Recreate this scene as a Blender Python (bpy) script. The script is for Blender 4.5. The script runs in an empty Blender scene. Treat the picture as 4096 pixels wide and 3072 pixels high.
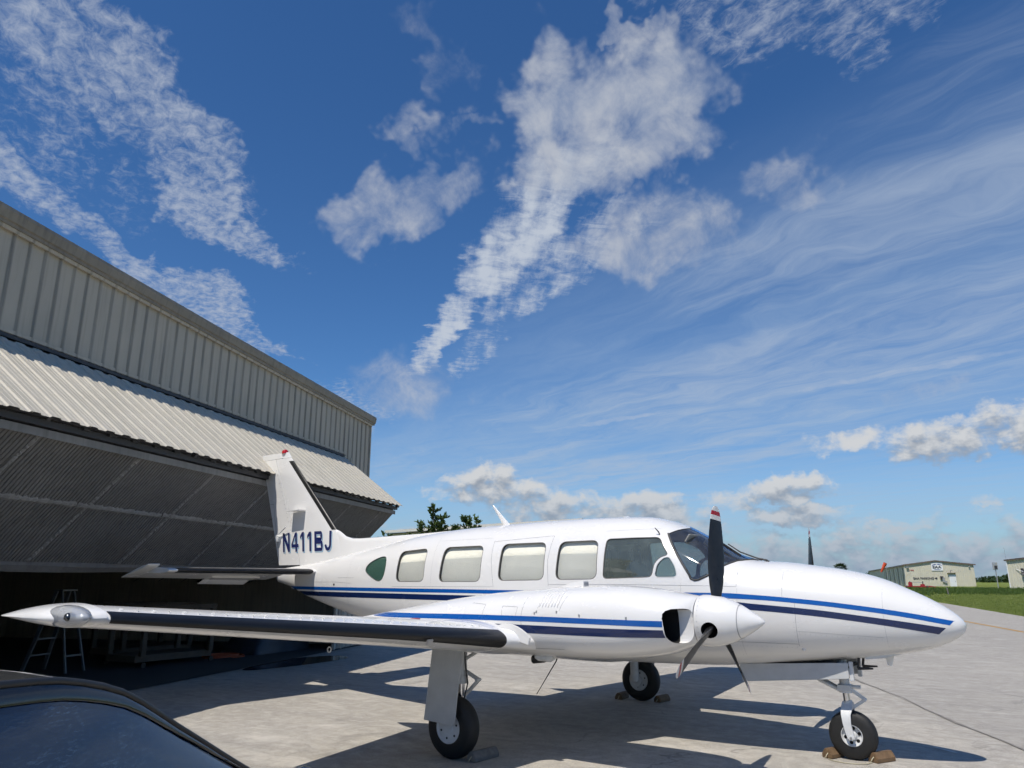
import bpy, bmesh, math, random
import numpy as np
from mathutils import Vector, Matrix, Euler

# ------------------------------------------------------------------ camera, sky, sun, exposure
S = bpy.context.scene
R = math.radians
C = S.collection
cam_d = bpy.data.cameras.new("camera")
cam = bpy.data.objects.new("camera", cam_d)
C.objects.link(cam)
cam.location = (4.808, -8.121, 1.628)
cam.rotation_euler = (R(90 + 14.825), 0, R(34.308))
cam_d.sensor_width = 36
cam_d.lens = 26.04
cam_d.clip_start = 0.05
cam_d.clip_end = 6000
S.camera = cam
S.view_settings.view_transform = 'Standard'
S.view_settings.look = 'None'
S.view_settings.gamma = 1
S.view_settings.exposure = 0.0
S.cycles.adaptive_threshold = .03
S.cycles.adaptive_min_samples = 8
S.cycles.max_bounces = 7
S.cycles.diffuse_bounces = 3

SUN = Vector((0.037, -0.56, 1.0)).normalized()
sun_d = bpy.data.lights.new("sun", 'SUN')
sun_d.energy = 4.3
sun_d.angle = R(0.53)
sun_d.color = (1.0, 0.94, 0.85)
sun = bpy.data.objects.new("sun", sun_d)
sun.rotation_euler = SUN.to_track_quat('Z', 'Y').to_euler()
sun.location = (0, -10, 30)
C.objects.link(sun)

# ------------------------------------------------------------------ node helpers
class NT:
    def __init__(s, tree): s.t = tree; s.n = tree.nodes; s.l = tree.links
    def node(s, typ, **kw):
        n = s.n.new(typ)
        for k, v in kw.items(): setattr(n, k, v)
        return n
    def set(s, inp, v):
        if isinstance(v, bpy.types.NodeSocket): s.l.new(v, inp)
        elif v is not None: inp.default_value = v
    def math(s, op, a, b=None, c=None, clamp=False):
        n = s.node('ShaderNodeMath', operation=op); n.use_clamp = clamp
        for i, v in enumerate((a, b, c)): s.set(n.inputs[i], v)
        return n.outputs[0]
    def vmath(s, op, a, b=None):
        n = s.node('ShaderNodeVectorMath', operation=op)
        s.set(n.inputs[0], a)
        if b is not None:
            s.set(n.inputs[3] if op == 'SCALE' else n.inputs[1], b)
        return n.outputs['Value'] if op in ('LENGTH', 'DOT_PRODUCT', 'DISTANCE') else n.outputs[0]
    def comb(s, x, y, z=0.0):
        n = s.node('ShaderNodeCombineXYZ')
        for i, v in enumerate((x, y, z)): s.set(n.inputs[i], v)
        return n.outputs[0]
    def sep(s, v):
        n = s.node('ShaderNodeSeparateXYZ'); s.set(n.inputs[0], v); return n.outputs
    def noise(s, vec, scale, detail=4, rough=.55, dist=0.0, lac=2.0, dim='3D'):
        n = s.node('ShaderNodeTexNoise', noise_dimensions=dim); s.set(n.inputs['Vector'], vec)
        s.set(n.inputs['Scale'], scale); n.inputs['Detail'].default_value = detail
        n.inputs['Roughness'].default_value = rough; n.inputs['Distortion'].default_value = dist
        n.inputs['Lacunarity'].default_value = lac
        return n.outputs['Fac']
    def vor(s, vec, scale, feature='F1', out='Distance', rnd=1.0):
        n = s.node('ShaderNodeTexVoronoi', feature=feature); s.set(n.inputs['Vector'], vec)
        n.inputs['Scale'].default_value = scale; n.inputs['Randomness'].default_value = rnd
        return n.outputs[out]
    def mapping(s, vec, loc=(0, 0, 0), rot=(0, 0, 0), scale=(1, 1, 1), typ='POINT'):
        n = s.node('ShaderNodeMapping', vector_type=typ); s.set(n.inputs[0], vec)
        n.inputs[1].default_value = loc; n.inputs[2].default_value = rot; n.inputs[3].default_value = scale
        return n.outputs[0]
    def rng(s, v, a, b, c=0.0, d=1.0, smooth=False):
        n = s.node('ShaderNodeMapRange'); n.interpolation_type = 'SMOOTHSTEP' if smooth else 'LINEAR'
        s.set(n.inputs[0], v)
        for i, q in enumerate((a, b, c, d)): s.set(n.inputs[i + 1], q)
        return n.outputs[0]
    def mix(s, f, a, b, mode='MIX'):
        n = s.node('ShaderNodeMix', data_type='RGBA', blend_type=mode)
        s.set(n.inputs[0], f); s.set(n.inputs[6], a); s.set(n.inputs[7], b)
        return n.outputs[2]
    def ramp(s, v, stops, interp='LINEAR'):
        n = s.node('ShaderNodeValToRGB'); cr = n.color_ramp; cr.interpolation = interp
        while len(cr.elements) < len(stops): cr.elements.new(0.5)
        for e, (p, c) in zip(cr.elements, stops): e.position = p; e.color = (*c, 1) if len(c) == 3 else c
        s.set(n.inputs[0], v); return n.outputs[0]
    def bump(s, h, strength=.3, dist=.01, normal=None):
        n = s.node('ShaderNodeBump'); s.set(n.inputs['Height'], h)
        n.inputs['Strength'].default_value = strength; n.inputs['Distance'].default_value = dist
        if normal is not None: s.set(n.inputs['Normal'], normal)
        return n.outputs[0]

def build_sky():
    nz = lambda v, sc, det=4, ro=.55, di=0.0: t.noise(v, sc, det, ro, di, 2.0, '2D')
    world = bpy.data.worlds.new("World"); S.world = world; world.use_nodes = True
    t = NT(world.node_tree); t.n.clear()
    out = t.node('ShaderNodeOutputWorld'); bg = t.node('ShaderNodeBackground')
    sky = t.node('ShaderNodeTexSky'); sky.sky_type = 'NISHITA'; sky.sun_disc = False
    sky.sun_elevation = R(60.7); sky.sun_rotation = R(176.2); sky.altitude = 400
    sky.air_density = 1.0; sky.dust_density = .0; sky.ozone_density = 3.0
    gen = t.node('ShaderNodeTexCoord').outputs['Generated']
    x, y, z = t.sep(gen)
    hs = t.node('ShaderNodeHueSaturation'); hs.inputs['Saturation'].default_value = SKY_SAT; hs.inputs['Hue'].default_value = SKY_HUE; t.set(hs.inputs['Color'], sky.outputs[0])
    base = hs.outputs[0]
    gm = t.node('ShaderNodeGamma'); t.set(gm.inputs[0], base); gm.inputs[1].default_value = 1.0
    base = t.mix(1.0, gm.outputs[0], (*SKY_TINT, 1), 'MULTIPLY')
    # ---- high cloud sheet: flat coordinates, a runs along the cloud streets, b across
    zc = t.math('MAXIMUM', z, .025)
    px_, py_ = t.math('DIVIDE', x, zc), t.math('DIVIDE', y, zc)
    a = t.math('ADD', t.math('MULTIPLY', px_, -.713), t.math('MULTIPLY', py_, .702))
    b = t.math('ADD', t.math('MULTIPLY', px_, .702), t.math('MULTIPLY', py_, .713))
    P = t.comb(a, b, 1.0)
    def warp(v, sc, det, amt):
        n1_, n2_ = nz(v, sc, det, .62), nz(t.vmath('ADD', v, (17.3, 9.1, 0)), sc, det, .62)
        return t.vmath('ADD', v, t.comb(t.math('MULTIPLY', t.math('SUBTRACT', n1_, .5), amt), t.math('MULTIPLY', t.math('SUBTRACT', n2_, .5), amt)))
    W_ = warp(P, 5.5, 3, .17)
    # the same field in conformal coordinates, so that puffs keep their shape
    iz = t.math('DIVIDE', 1.0, t.math('ADD', z, 1.0))
    Q = t.comb(t.math('MULTIPLY', x, iz), t.math('MULTIPLY', y, iz), 1.0)
    n1_, n2_ = nz(Q, 13.0, 4, .62), nz(t.vmath('ADD', Q, (17.3, 9.1, 0)), 13.0, 4, .62)
    zz = t.math('DIVIDE', .26, t.math('MAXIMUM', z, .15))
    Wp = t.vmath('ADD', P, t.comb(t.math('MULTIPLY', t.math('MULTIPLY', t.math('SUBTRACT', n1_, .5), zz), 1.15), t.math('MULTIPLY', t.math('MULTIPLY', t.math('SUBTRACT', n2_, .5), zz), .85)))
    def blob(vec, c, r, ang=0.0, amp=1.0, soft=.18):
        # soft ellipse: vec carries (a, b, 1), so that each axis is one dot product
        cs, sn = math.cos(R(ang)), math.sin(R(ang))
        A = (cs / r[0], sn / r[0], -(c[0] * cs + c[1] * sn) / r[0]); B = (-sn / r[1], cs / r[1], (c[0] * sn - c[1] * cs) / r[1])
        u, v = t.vmath('DOT_PRODUCT', vec, A), t.vmath('DOT_PRODUCT', vec, B)
        return t.rng(t.math('MULTIPLY_ADD', u, u, t.math('MULTIPLY', v, v)), 1.0, soft * soft, 0.0, amp, True)
    def total(vals, op='MAXIMUM'):
        v = vals[0]
        for q in vals[1:]: v = t.math(op, v, q)
        return v
    def turned(v, ang, sx, sy):
        cs, sn = math.cos(R(ang)), math.sin(R(ang))
        return t.comb(t.vmath('DOT_PRODUCT', v, (cs * sx, -sn * sx, 0)), t.vmath('DOT_PRODUCT', v, (sn * sy, cs * sy, 0)))
    # grainy mackerel bands
    m1 = total([blob(Wp, (1.27, -.58), (.45, .17), 4, .80), blob(Wp, (1.62, -.50), (.50, .15), 16, .84), blob(Wp, (2.06, -.45), (.50, .13), 14, .95),
                blob(Wp, (1.85, -.95), (.60, .16), 18, .84), blob(Wp, (2.45, -.75), (.70, .16), 20, .92), blob(Wp, (3.05, -.58), (.62, .10), 16, .85), blob(Wp, (1.60, -.76), (.7, .22), 8, .50), blob(Wp, (1.25, -.92), (.6, .28), 5, .60),
                blob(Wp, (4.9, -.16), (1.6, .34), 5, .80), blob(Wp, (1.00, .72), (.16, .34), 14, .66)])
    g3 = nz(Q, 22.0, 6, .62, .2)
    g1 = nz(turned(P, 20, 1.0, 1.5), 21.0, 5, .66, .3)
    d1 = t.math('ADD', t.math('MULTIPLY', t.math('SUBTRACT', g1, .5), 1.7), t.math('MULTIPLY', t.math('SUBTRACT', g3, .5), 1.0))
    al1 = t.rng(t.math('ADD', m1, d1), .22, 1.50, 0, .80, True)
    al1 = t.math('MULTIPLY', al1, t.rng(m1, .0, .45, 0, 1, True))
    # rippled tail of the middle cloud
    m2 = total([blob(W_, (1.68, .44), (.34, .16), -16, .80), blob(W_, (2.15, .40), (.72, .155), -8, 1.0), blob(W_, (2.95, .285), (1.0, .105), -6, 1.0), blob(W_, (2.25, .56), (.8, .22), -14, .60), blob(W_, (3.2, .46), (.7, .13), -4, .5)])
    g2 = nz(turned(P, 8, 1.0, .70), 18.0, 5, .68, .5)
    g2f = nz(turned(P, -6, .40, 1.7), 9.0, 4, .6)
    al2 = t.rng(t.math('ADD', m2, t.math('ADD', t.math('MULTIPLY', t.math('SUBTRACT', g2, .5), 1.0), t.math('MULTIPLY', t.math('SUBTRACT', g2f, .5), 1.3))), .20, 1.30, 0, .92, True)
    al2 = t.math('MULTIPLY', al2, t.rng(m2, 0, .4, 0, 1, True))
    # soft puffs
    m3 = total([blob(Wp, (1.33, .39), (.26, .20), 0, 1.0), blob(Wp, (1.29, .56), (.24, .22), 0, 1.0), blob(Wp, (1.46, .60), (.26, .22), 0, .88), blob(Wp, (1.52, .46), (.24, .18), 0, .80), blob(Wp, (1.12, .46), (.20, .045), 30, .60),
                blob(Wp, (2.00, .03), (.38, .17), -30, .70), blob(Wp, (1.80, .13), (.28, .16), -40, .68), blob(Wp, (1.53, .10), (.16, .11), 0, .52), blob(Wp, (1.53, .21), (.07, .06), 0, .42), blob(Wp, (1.27, .11), (.16, .06), 10, .36),
                blob(Wp, (1.93, .80), (.40, .29), 15, .74), blob(Wp, (1.52, 1.04), (.20, .16), 0, .48), blob(Wp, (2.0, 1.04), (.22, .16), 0, .42), blob(Wp, (4.1, .24), (1.1, .55), 0, .60), blob(Wp, (3.7, .0), (.6, .3), 0, .45), blob(Wp, (3.5, 3.0), (.3, .3), 0, .4)])
    al3 = t.rng(t.math('ADD', m3, t.math('MULTIPLY', t.math('SUBTRACT', g3, .5), 1.15)), .12, 1.20, 0, .86, True)
    al3 = t.math('MULTIPLY', al3, t.rng(m3, 0, .5, 0, 1, True))
    # drawn-out cirrus
    Wc = warp(P, 1.1, 3, .55)
    s1 = nz(turned(Wc, 21, .42, 1.5), 2.0, 7, .66)
    s2 = nz(turned(Wc, 21, .7, 6.0), 3.0, 3, .62)
    m4 = total([blob(P, (1.75, 1.45), (1.3, .52), -20, .80), blob(P, (2.9, 2.1), (2.4, .85), -24, .85), blob(P, (3.6, 1.35), (2.0, .30), -21, .62), blob(P, (5.2, 1.55), (2.8, .22), -20, .75), blob(P, (4.2, .95), (1.4, .25), -14, .45), blob(P, (6.8, 2.4), (3.5, 1.2), -22, .8), blob(P, (1.15, 1.6), (.6, .9), 0, .6), blob(P, (7.5, .2), (3, .5), -10, .35)])
    spread = t.rng(nz(P, .55, 3, .55), .50, .72, 0, .55)
    m4 = t.math('MAXIMUM', m4, t.math('MULTIPLY', spread, t.rng(b, .9, 1.4, .35, 1.0)))
    al4 = t.rng(t.math('ADD', m4, t.math('ADD', t.math('MULTIPLY', t.math('SUBTRACT', s1, .5), 1.5), t.math('MULTIPLY', t.math('SUBTRACT', s2, .5), .4))), .25, 1.45, 0, .80, True)
    al4 = t.math('MULTIPLY', al4, t.rng(m4, 0, .3))
    veil = t.math('MULTIPLY', total([blob(P, (2.4, 1.9), (3.4, 1.5), -22,   .40, 0), blob(P, (5.5, 2.0), (6.0, 2.6), -22, .56, 0), blob(P, (11.5, 5.0), (11, 7), -22, .50, 0)]), t.rng(s1, .25, .75, .35, 1.2))
    # two thin bright streaks
    m5 = total([blob(W_, (4.55, 1.50), (.85, .10), -38, .8), blob(W_, (3.05, 2.62), (1.1, .11), -33, .75)])
    al5 = t.rng(t.math('ADD', m5, t.math('MULTIPLY', t.math('SUBTRACT', g3, .5), .9)), .45, 1.1, 0, .6, True)
    # ---- low cumulus, in azimuth and elevation (degrees)
    az = t.math('DEGREES', t.math('ARCTAN2', x, y)) if False else t.math('MULTIPLY', t.math('ARCTAN2', x, y), 57.2958)
    el = t.math('MULTIPLY', t.math('ARCSINE', z), 57.2958)
    def cum(dz, det=5, few=False):
        e = t.math('ADD', el, dz); q = t.comb(az, e, 1.0)
        n1 = nz(t.comb(t.math('MULTIPLY', az, .8), t.math('MULTIPLY', e, 1.25)), .62, det, .58, .15)
        qq = warp(q, .7, 3, 1.6)
        bl = [blob(qq, (-36.3, 7.1), (4.14, 2.24), 0, 1.0), blob(qq, (-33.6, 6.3), (4.14, 1.79), 0, .8), blob(qq, (-38.9, 6.6), (3.50, 1.05), 0, .6), blob(qq, (-31, 5.3), (6.69, 1.94), 0, .85), blob(qq, (-28.6, 6.2), (3.19, 1.05), -15, .6),
              blob(qq, (-24.2, 4.9), (4.78, 2.32), 0, 1.08), blob(qq, (-22, 4.2), (5.10, 1.79), 0, .8), blob(qq, (-14.1, 6.2), (4.31, 1.64), 0, .98), blob(qq, (-13.0, 4.4), (5.10, 1.35), 0, .9), blob(qq, (-17.8, 5.6), (4.14, 1.20), 0, .6),
              blob(qq, (-8.9, 9.6), (4.78, 1.20), 6, .72), blob(qq, (-3.0, 9.1), (7.33, 2.02), 4, .95), blob(qq, (1.5, 9.6), (6.37, 2.39), 0, .9), blob(qq, (-7.8, 3.5), (2.55, 0.83), 0, .85), blob(qq, (-9.9, 2.1), (3.19, 1.13), 0, .95), blob(qq, (-3.6, 2.2), (2.87, 0.75), 0, .75), blob(qq, (-1.8, 5.0), (2.08, 0.60), 0, .6)]
        if few: bl = [bl[k] for k in (0, 1, 3, 5, 6, 7, 8, 11, 12, 14)]
        m = total(bl)
        bank = t.math('MULTIPLY', t.rng(e, .0, 1.2, .45, .80), t.rng(e, 2.0, 5.4, 1, 0))
        away = t.rng(t.math('ABSOLUTE', t.math('ADD', az, 34)), 44, 60, 0, 1)
        wide = t.math('MULTIPLY', t.math('MULTIPLY', t.rng(nz(q, .11, 3), .5, .62), t.rng(e, 10, 16, 1, 0)), away)
        m = t.math('MAXIMUM', m, t.math('MAXIMUM', bank, wide))
        return t.math('ADD', m, t.math('MULTIPLY', t.math('SUBTRACT', n1, .5), 1.75)), m
    c0, mc = cum(0.0); c1, _ = cum(.75, 3, True)
    alc = t.math('MULTIPLY', t.rng(c0, .26, 1.05, 0, .93, True), t.rng(mc, 0, .25))
    lit = t.rng(t.math('SUBTRACT', c0, c1), -.45, .50, 0, 1, True)
    thick = t.rng(c0, .6, 1.4, 1.0, .72)
    ccol = t.mix(lit, (.40, .45, .53, 1), (.88, .89, .90, 1))
    ccol = t.mix(t.rng(el, 0, 7, .72, .0), ccol, (.30, .44, .64, 1))
    # ---- put together
    K = CLOUD_K
    sh3 = t.rng(g3, .35, .65)
    hz = t.mix(t.rng(el, -1, 7, .80, 0, True), base, (.27 * K, .42 * K, .62 * K, 1))
    col = t.mix(veil, hz, (.50 * K, .66 * K, .88 * K, 1))
    col = t.mix(t.math('MULTIPLY', al4, .62), col, (.60 * K, .70 * K, .86 * K, 1))
    col = t.mix(t.math('MULTIPLY', al5, .9), col, (.66 * K, .74 * K, .88 * K, 1))
    col = t.mix(al1, col, (.62 * K, .69 * K, .82 * K, 1))
    col = t.mix(al2, col, (.74 * K, .81 * K, .92 * K, 1))
    col = t.mix(al3, col, t.mix(sh3, (.46 * K, .54 * K, .70 * K, 1), (.68 * K, .72 * K, .80 * K, 1)))
    col = t.mix(alc, col, t.vmath('SCALE', ccol, K))
    col = t.mix(t.rng(z, -.03, -.01), base, col)
    t.set(bg.inputs[0], col); bg.inputs[1].default_value = SKY_STRENGTH
    t.set(out.inputs[0], bg.outputs[0])
    world.cycles.sampling_method = 'MANUAL'; world.cycles.sample_map_resolution = 256
SKY_STRENGTH = .105
CLOUD_K = 7.0
SKY_SAT, SKY_HUE, SKY_TINT = 1.18, .5, (.72, .88, 1.04)
build_sky()


def rgba(c): return (*c, 1.0) if len(c) == 3 else c

MATS = {}
def mat(name, build):
    m = bpy.data.materials.new(name); m.use_nodes = True
    t = NT(m.node_tree); t.n.clear()
    out = t.node('ShaderNodeOutputMaterial')
    t.set(out.inputs[0], build(t)); MATS[name] = m
    return m
def principled(t, color, rough=.5, metal=0.0, normal=None, coat=0.0, spec=.5, **kw):
    p = t.node('ShaderNodeBsdfPrincipled')
    t.set(p.inputs['Base Color'], rgba(color) if isinstance(color, tuple) else color)
    t.set(p.inputs['Roughness'], rough); t.set(p.inputs['Metallic'], metal)
    p.inputs['Coat Weight'].default_value = coat; p.inputs['Coat Roughness'].default_value = .06
    p.inputs['Specular IOR Level'].default_value = spec
    if normal is not None: t.set(p.inputs['Normal'], normal)
    return p.outputs[0]
def objco(t): return t.node('ShaderNodeTexCoord').outputs['Object']
def geopos(t): return t.node('ShaderNodeNewGeometry').outputs['Position']

def simple(name, col, rough=.5, metal=0.0, coat=0.0, var=.06, vscale=6.0, bump=0.0):
    """a plain surface with a little unevenness of its own"""
    def b(t):
        p = objco(t)
        n = t.noise(p, vscale, 5, .6)
        c = t.mix(t.rng(n, .3, .7), rgba(tuple(x * (1 - var) for x in col)), rgba(tuple(min(1, x * (1 + var)) for x in col)))
        nb = t.bump(t.noise(p, vscale * 12, 3), bump, .004) if bump else None
        r = t.rng(n, .25, .75, max(.02, rough - .06), min(1, rough + .06))
        return principled(t, c, r, metal, nb, coat)
    return mat(name, b)

def paint(name, col, rough=.22):
    def b(t):
        p = objco(t)
        dirt = t.noise(t.mapping(p, scale=(1.2, 1.2, 2.4)), 2.2, 7, .66)
        f = t.rng(dirt, .5, .78, 0, .16)
        c = t.mix(f, rgba(col), rgba(tuple(x * .78 + .01 for x in col)))
        wav = t.noise(p, 2.1, 2, .4)
        nb = t.bump(wav, .07, .05)
        return principled(t, c, t.rng(dirt, .3, .8, rough, rough + .12), 0, nb, coat=.5)
    return mat(name, b)

def glass(name, tint, spec=.06, rough=.02, edge=.75, body=None, bodyf=0.0, smudge=0.0):
    def b(t):
        tr = t.node('ShaderNodeBsdfTransparent'); tr.inputs[0].default_value = rgba(tint)
        base = tr.outputs[0]
        if bodyf:
            d = t.node('ShaderNodeBsdfDiffuse'); d.inputs[0].default_value = rgba(body)
            mx = t.node('ShaderNodeMixShader')
            f = bodyf
            if smudge:
                f = t.rng(t.noise(objco(t), 9, 5), .4, .7, bodyf, bodyf + smudge)
            t.set(mx.inputs[0], f); t.set(mx.inputs[1], base); t.set(mx.inputs[2], d.outputs[0])
            base = mx.outputs[0]
        g = t.node('ShaderNodeBsdfGlossy'); g.inputs['Roughness'].default_value = rough
        fr = t.node('ShaderNodeFresnel'); fr.inputs[0].default_value = 1.5
        mx = t.node('ShaderNodeMixShader')
        t.set(mx.inputs[0], t.math('ADD', t.math('MULTIPLY', fr.outputs[0], edge), spec, clamp=True))
        t.set(mx.inputs[1], base); t.set(mx.inputs[2], g.outputs[0])
        return mx.outputs[0]
    return mat(name, b)

# ------------------------------------------------------------------ mesh helpers
def link(name, me, m=None, parent=None):
    o = bpy.data.objects.new(name, me); C.objects.link(o)
    if m is not None and me is not None:
        for q in (m if isinstance(m, (list, tuple)) else [m]): me.materials.append(MATS[q] if isinstance(q, str) else q)
    if parent is not None: o.parent = parent
    return o
def thing(name, label, cat, loc=(0, 0, 0), rz=0.0, group=None):
    o = bpy.data.objects.new(name, None); C.objects.link(o); o.empty_display_size = .2
    o.location = loc; o.rotation_euler = (0, 0, rz)
    o['label'] = label; o['category'] = cat
    if group: o['group'] = group
    return o
def tag(o, label, cat, group=None):
    o['label'] = label; o['category'] = cat
    if group: o['group'] = group
    return o
def kind(o, k, label=None):
    o['kind'] = k
    if label: o['label'] = label
    return o
def shade(me, ang=35):
    me.polygons.foreach_set('use_smooth', [True] * len(me.polygons))
    me.set_sharp_from_angle(angle=R(ang)); me.update()
class MB:
    """collects shapes into one mesh"""
    def __init__(s): s.v = []; s.f = []; s.mi = []
    def add(s, vs, fs, mi=0):
        o = len(s.v); s.v += [tuple(map(float, p)) for p in vs]
        s.f += [tuple(i + o for i in f) for f in fs]; s.mi += [mi] * len(fs); return s
    def box(s, c, d, rot=None, mi=0):
        vs = [Vector((sx * d[0] / 2, sy * d[1] / 2, sz * d[2] / 2)) for sx in (-1, 1) for sy in (-1, 1) for sz in (-1, 1)]
        if rot is not None: vs = [rot @ v for v in vs]
        vs = [v + Vector(c) for v in vs]
        return s.add(vs, [(0, 1, 3, 2), (4, 6, 7, 5), (0, 4, 5, 1), (2, 3, 7, 6), (0, 2, 6, 4), (1, 5, 7, 3)], mi)
    def bar(s, a, b, w, d=None, up=(0, 0, 1), mi=0):
        """rectangular bar from a to b"""
        a, b = Vector(a), Vector(b); z = (b - a).normalized(); d = d or w
        u = Vector(up)
        if abs(z.dot(u)) > .98: u = Vector((1, 0, 0))
        x = z.cross(u).normalized(); y = x.cross(z)
        vs = []
        for p in (a, b):
            for sx, sy in ((-1, -1), (1, -1), (1, 1), (-1, 1)): vs.append(p + x * sx * w / 2 + y * sy * d / 2)
        return s.add(vs, [(3, 2, 1, 0), (4, 5, 6, 7), (0, 1, 5, 4), (1, 2, 6, 5), (2, 3, 7, 6), (3, 0, 4, 7)], mi)
    def tube(s, pts, r, n=10, cap=True, mi=0, closed=False):
        pts = [Vector(p) for p in pts]; rs = r if isinstance(r, (list, tuple)) else [r] * len(pts)
        vs = []; N = len(pts); pu = None
        for i, p in enumerate(pts):
            if closed: t = (pts[(i + 1) % N] - pts[i - 1]).normalized()
            else: t = (pts[min(i + 1, N - 1)] - pts[max(i - 1, 0)]).normalized()
            u = pu if pu is not None else (Vector((0, 0, 1)) if abs(t.z) < .9 else Vector((1, 0, 0)))
            x = t.cross(u)
            if x.length < 1e-4: x = t.cross(Vector((0, 1, 0)))
            x.normalize(); y = x.cross(t).normalized(); pu = y
            for k in range(n):
                a = 2 * math.pi * k / n; vs.append(p + x * math.cos(a) * rs[i] + y * math.sin(a) * rs[i])
        fs = []
        for i in range(N if closed else N - 1):
            j = (i + 1) % N
            for k in range(n): fs.append((i * n + k, i * n + (k + 1) % n, j * n + (k + 1) % n, j * n + k))
        if cap and not closed: fs += [tuple(range(n - 1, -1, -1)), tuple(range((N - 1) * n, N * n))]
        return s.add(vs, fs, mi)
    def lathe(s, prof, o, axis, n=32, mi=0, cap=True):
        """prof: list of (along axis, radius)"""
        ax = Vector(axis).normalized(); u = ax.cross(Vector((0, 0, 1)))
        if u.length < .01: u = Vector((1, 0, 0))
        u.normalize(); w = ax.cross(u); o = Vector(o); vs = []
        for (h, r) in prof:
            for k in range(n):
                a = 2 * math.pi * k / n; vs.append(o + ax * h + (u * math.cos(a) + w * math.sin(a)) * max(r, 1e-5))
        fs = []
        for i in range(len(prof) - 1):
            for k in range(n): fs.append((i * n + k, i * n + (k + 1) % n, (i + 1) * n + (k + 1) % n, (i + 1) * n + k))
        if cap: fs += [tuple(range(n - 1, -1, -1)), tuple(range((len(prof) - 1) * n, len(prof) * n))]
        return s.add(vs, fs, mi)
    def loft(s, secs, cap=True, mi=0, closed=True):
        n = len(secs[0]); vs = [p for q in secs for p in q]; fs = []
        for i in range(len(secs) - 1):
            for k in range(n if closed else n - 1):
                fs.append((i * n + k, i * n + (k + 1) % n, (i + 1) * n + (k + 1) % n, (i + 1) * n + k))
        if cap: fs += [tuple(range(n - 1, -1, -1)), tuple(range((len(secs) - 1) * n, len(secs) * n))]
        return s.add(vs, fs, mi)
    def prism(s, poly, a, b, mi=0):
        """poly: list of 3D points; extruded by vectors a..b"""
        n = len(poly); a, b = Vector(a), Vector(b)
        vs = [Vector(p) + a for p in poly] + [Vector(p) + b for p in poly]
        fs = [tuple(range(n - 1, -1, -1)), tuple(range(n, 2 * n))] + [(k, (k + 1) % n, n + (k + 1) % n, n + k) for k in range(n)]
        return s.add(vs, fs, mi)
    def mesh(s, name, fix=True):
        me = bpy.data.meshes.new(name); me.from_pydata(s.v, [], s.f)
        if any(s.mi): me.polygons.foreach_set('material_index', s.mi)
        if fix:
            bm = bmesh.new(); bm.from_mesh(me); bmesh.ops.recalc_face_normals(bm, faces=bm.faces); bm.to_mesh(me); bm.free()
        me.update(); return me
    def build(s, name, m, parent=None, smooth=None, bevel=0.0, fix=True):
        me = s.mesh(name, fix)
        if bevel:
            bm = bmesh.new(); bm.from_mesh(me)
            bmesh.ops.bevel(bm, geom=[e for e in bm.edges if len(e.link_faces) == 2 and e.calc_face_angle(0) > .6], offset=bevel, segments=2, affect='EDGES', clamp_overlap=True)
            bm.to_mesh(me); bm.free()
        if smooth: shade(me, smooth)
        return link(name, me, m, parent)
def copy_tree(o, parent=None):
    c = o.copy(); C.objects.link(c); c.parent = parent
    for ch in list(o.children): copy_tree(ch, c)
    return c
def boolean(o, cutter, op='DIFFERENCE', drop=True):
    md = o.modifiers.new('b', 'BOOLEAN'); md.operation = op; md.object = cutter; md.solver = 'EXACT'
    md.material_mode = 'TRANSFER'
    dg = bpy.context.evaluated_depsgraph_get()
    me = bpy.data.meshes.new_from_object(o.evaluated_get(dg), preserve_all_data_layers=False, depsgraph=dg)
    o.modifiers.clear(); o.data = me
    if drop: bpy.data.objects.remove(cutter)
    return o
def fillet(poly, n=3, it=2):
    """round a polygon's corners (Chaikin)"""
    p = [np.array(q, float) for q in poly]
    for _ in range(it):
        q = []
        for i in range(len(p)):
            a, b = p[i], p[(i + 1) % len(p)]; q += [a * .75 + b * .25, a * .25 + b * .75]
        p = q
    return [tuple(x) for x in p]
def dense(poly, step, closed=True):
    out = []
    for i in range(len(poly) if closed else len(poly) - 1):
        a, b = np.array(poly[i], float), np.array(poly[(i + 1) % len(poly)], float)
        k = max(1, int(np.linalg.norm(b - a) / step + .5))
        out += [tuple(a + (b - a) * j / k) for j in range(k)]
    if not closed: out.append(tuple(poly[-1]))
    return out

# ------------------------------------------------------------------ materials
paint('white_paint', (.765, .755, .735), .2)
paint('blue_paint', (.006, .09, .36), .2)
paint('navy_paint', (.007, .020, .085), .2)
simple('gear_white', (.62, .63, .63), .38, var=.1, vscale=9)
simple('door_grey', (.50, .51, .51), .42, var=.08)
simple('lap_grey', (.47, .47, .47), .5)
simple('seam_grey', (.33, .33, .34), .6)
simple('boot_rubber', (.006, .006, .0065), .42, var=.3, vscale=14, bump=.08)
simple('tyre_rubber', (.012, .012, .012), .62, var=.35, vscale=30, bump=.2)
simple('blade_black', (.014, .014, .015), .32, var=.3, vscale=20)
simple('blade_white', (.62, .62, .60), .35)
simple('blade_red', (.36, .012, .016), .35)
simple('chrome', (.75, .75, .76), .12, metal=1.0)
simple('bare_metal', (.52, .52, .53), .32, metal=.9)
simple('dark_metal', (.03, .03, .032), .5, metal=.3)
simple('inlet_dark', (.004, .004, .004), .9)
simple('curtain_fabric', (.88, .86, .76), .85, var=.05, vscale=3, bump=.1)
simple('cabin_lining', (.30, .30, .28), .8)
simple('cockpit_grey', (.14, .135, .125), .7)
simple('seat_cloth', (.17, .16, .14), .85)
simple('frame_rubber', (.05, .05, .05), .55)
simple('pane_edge', (.16, .15, .14), .6)
simple('beacon_red', (.45, .01, .012), .15, coat=.6)
simple('letter_navy', (.014, .022, .10), .3)
simple('letter_blue', (.16, .42, .62), .3)
simple('wood_chock', (.155, .095, .048), .8, var=.3, vscale=18, bump=.4)
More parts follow.
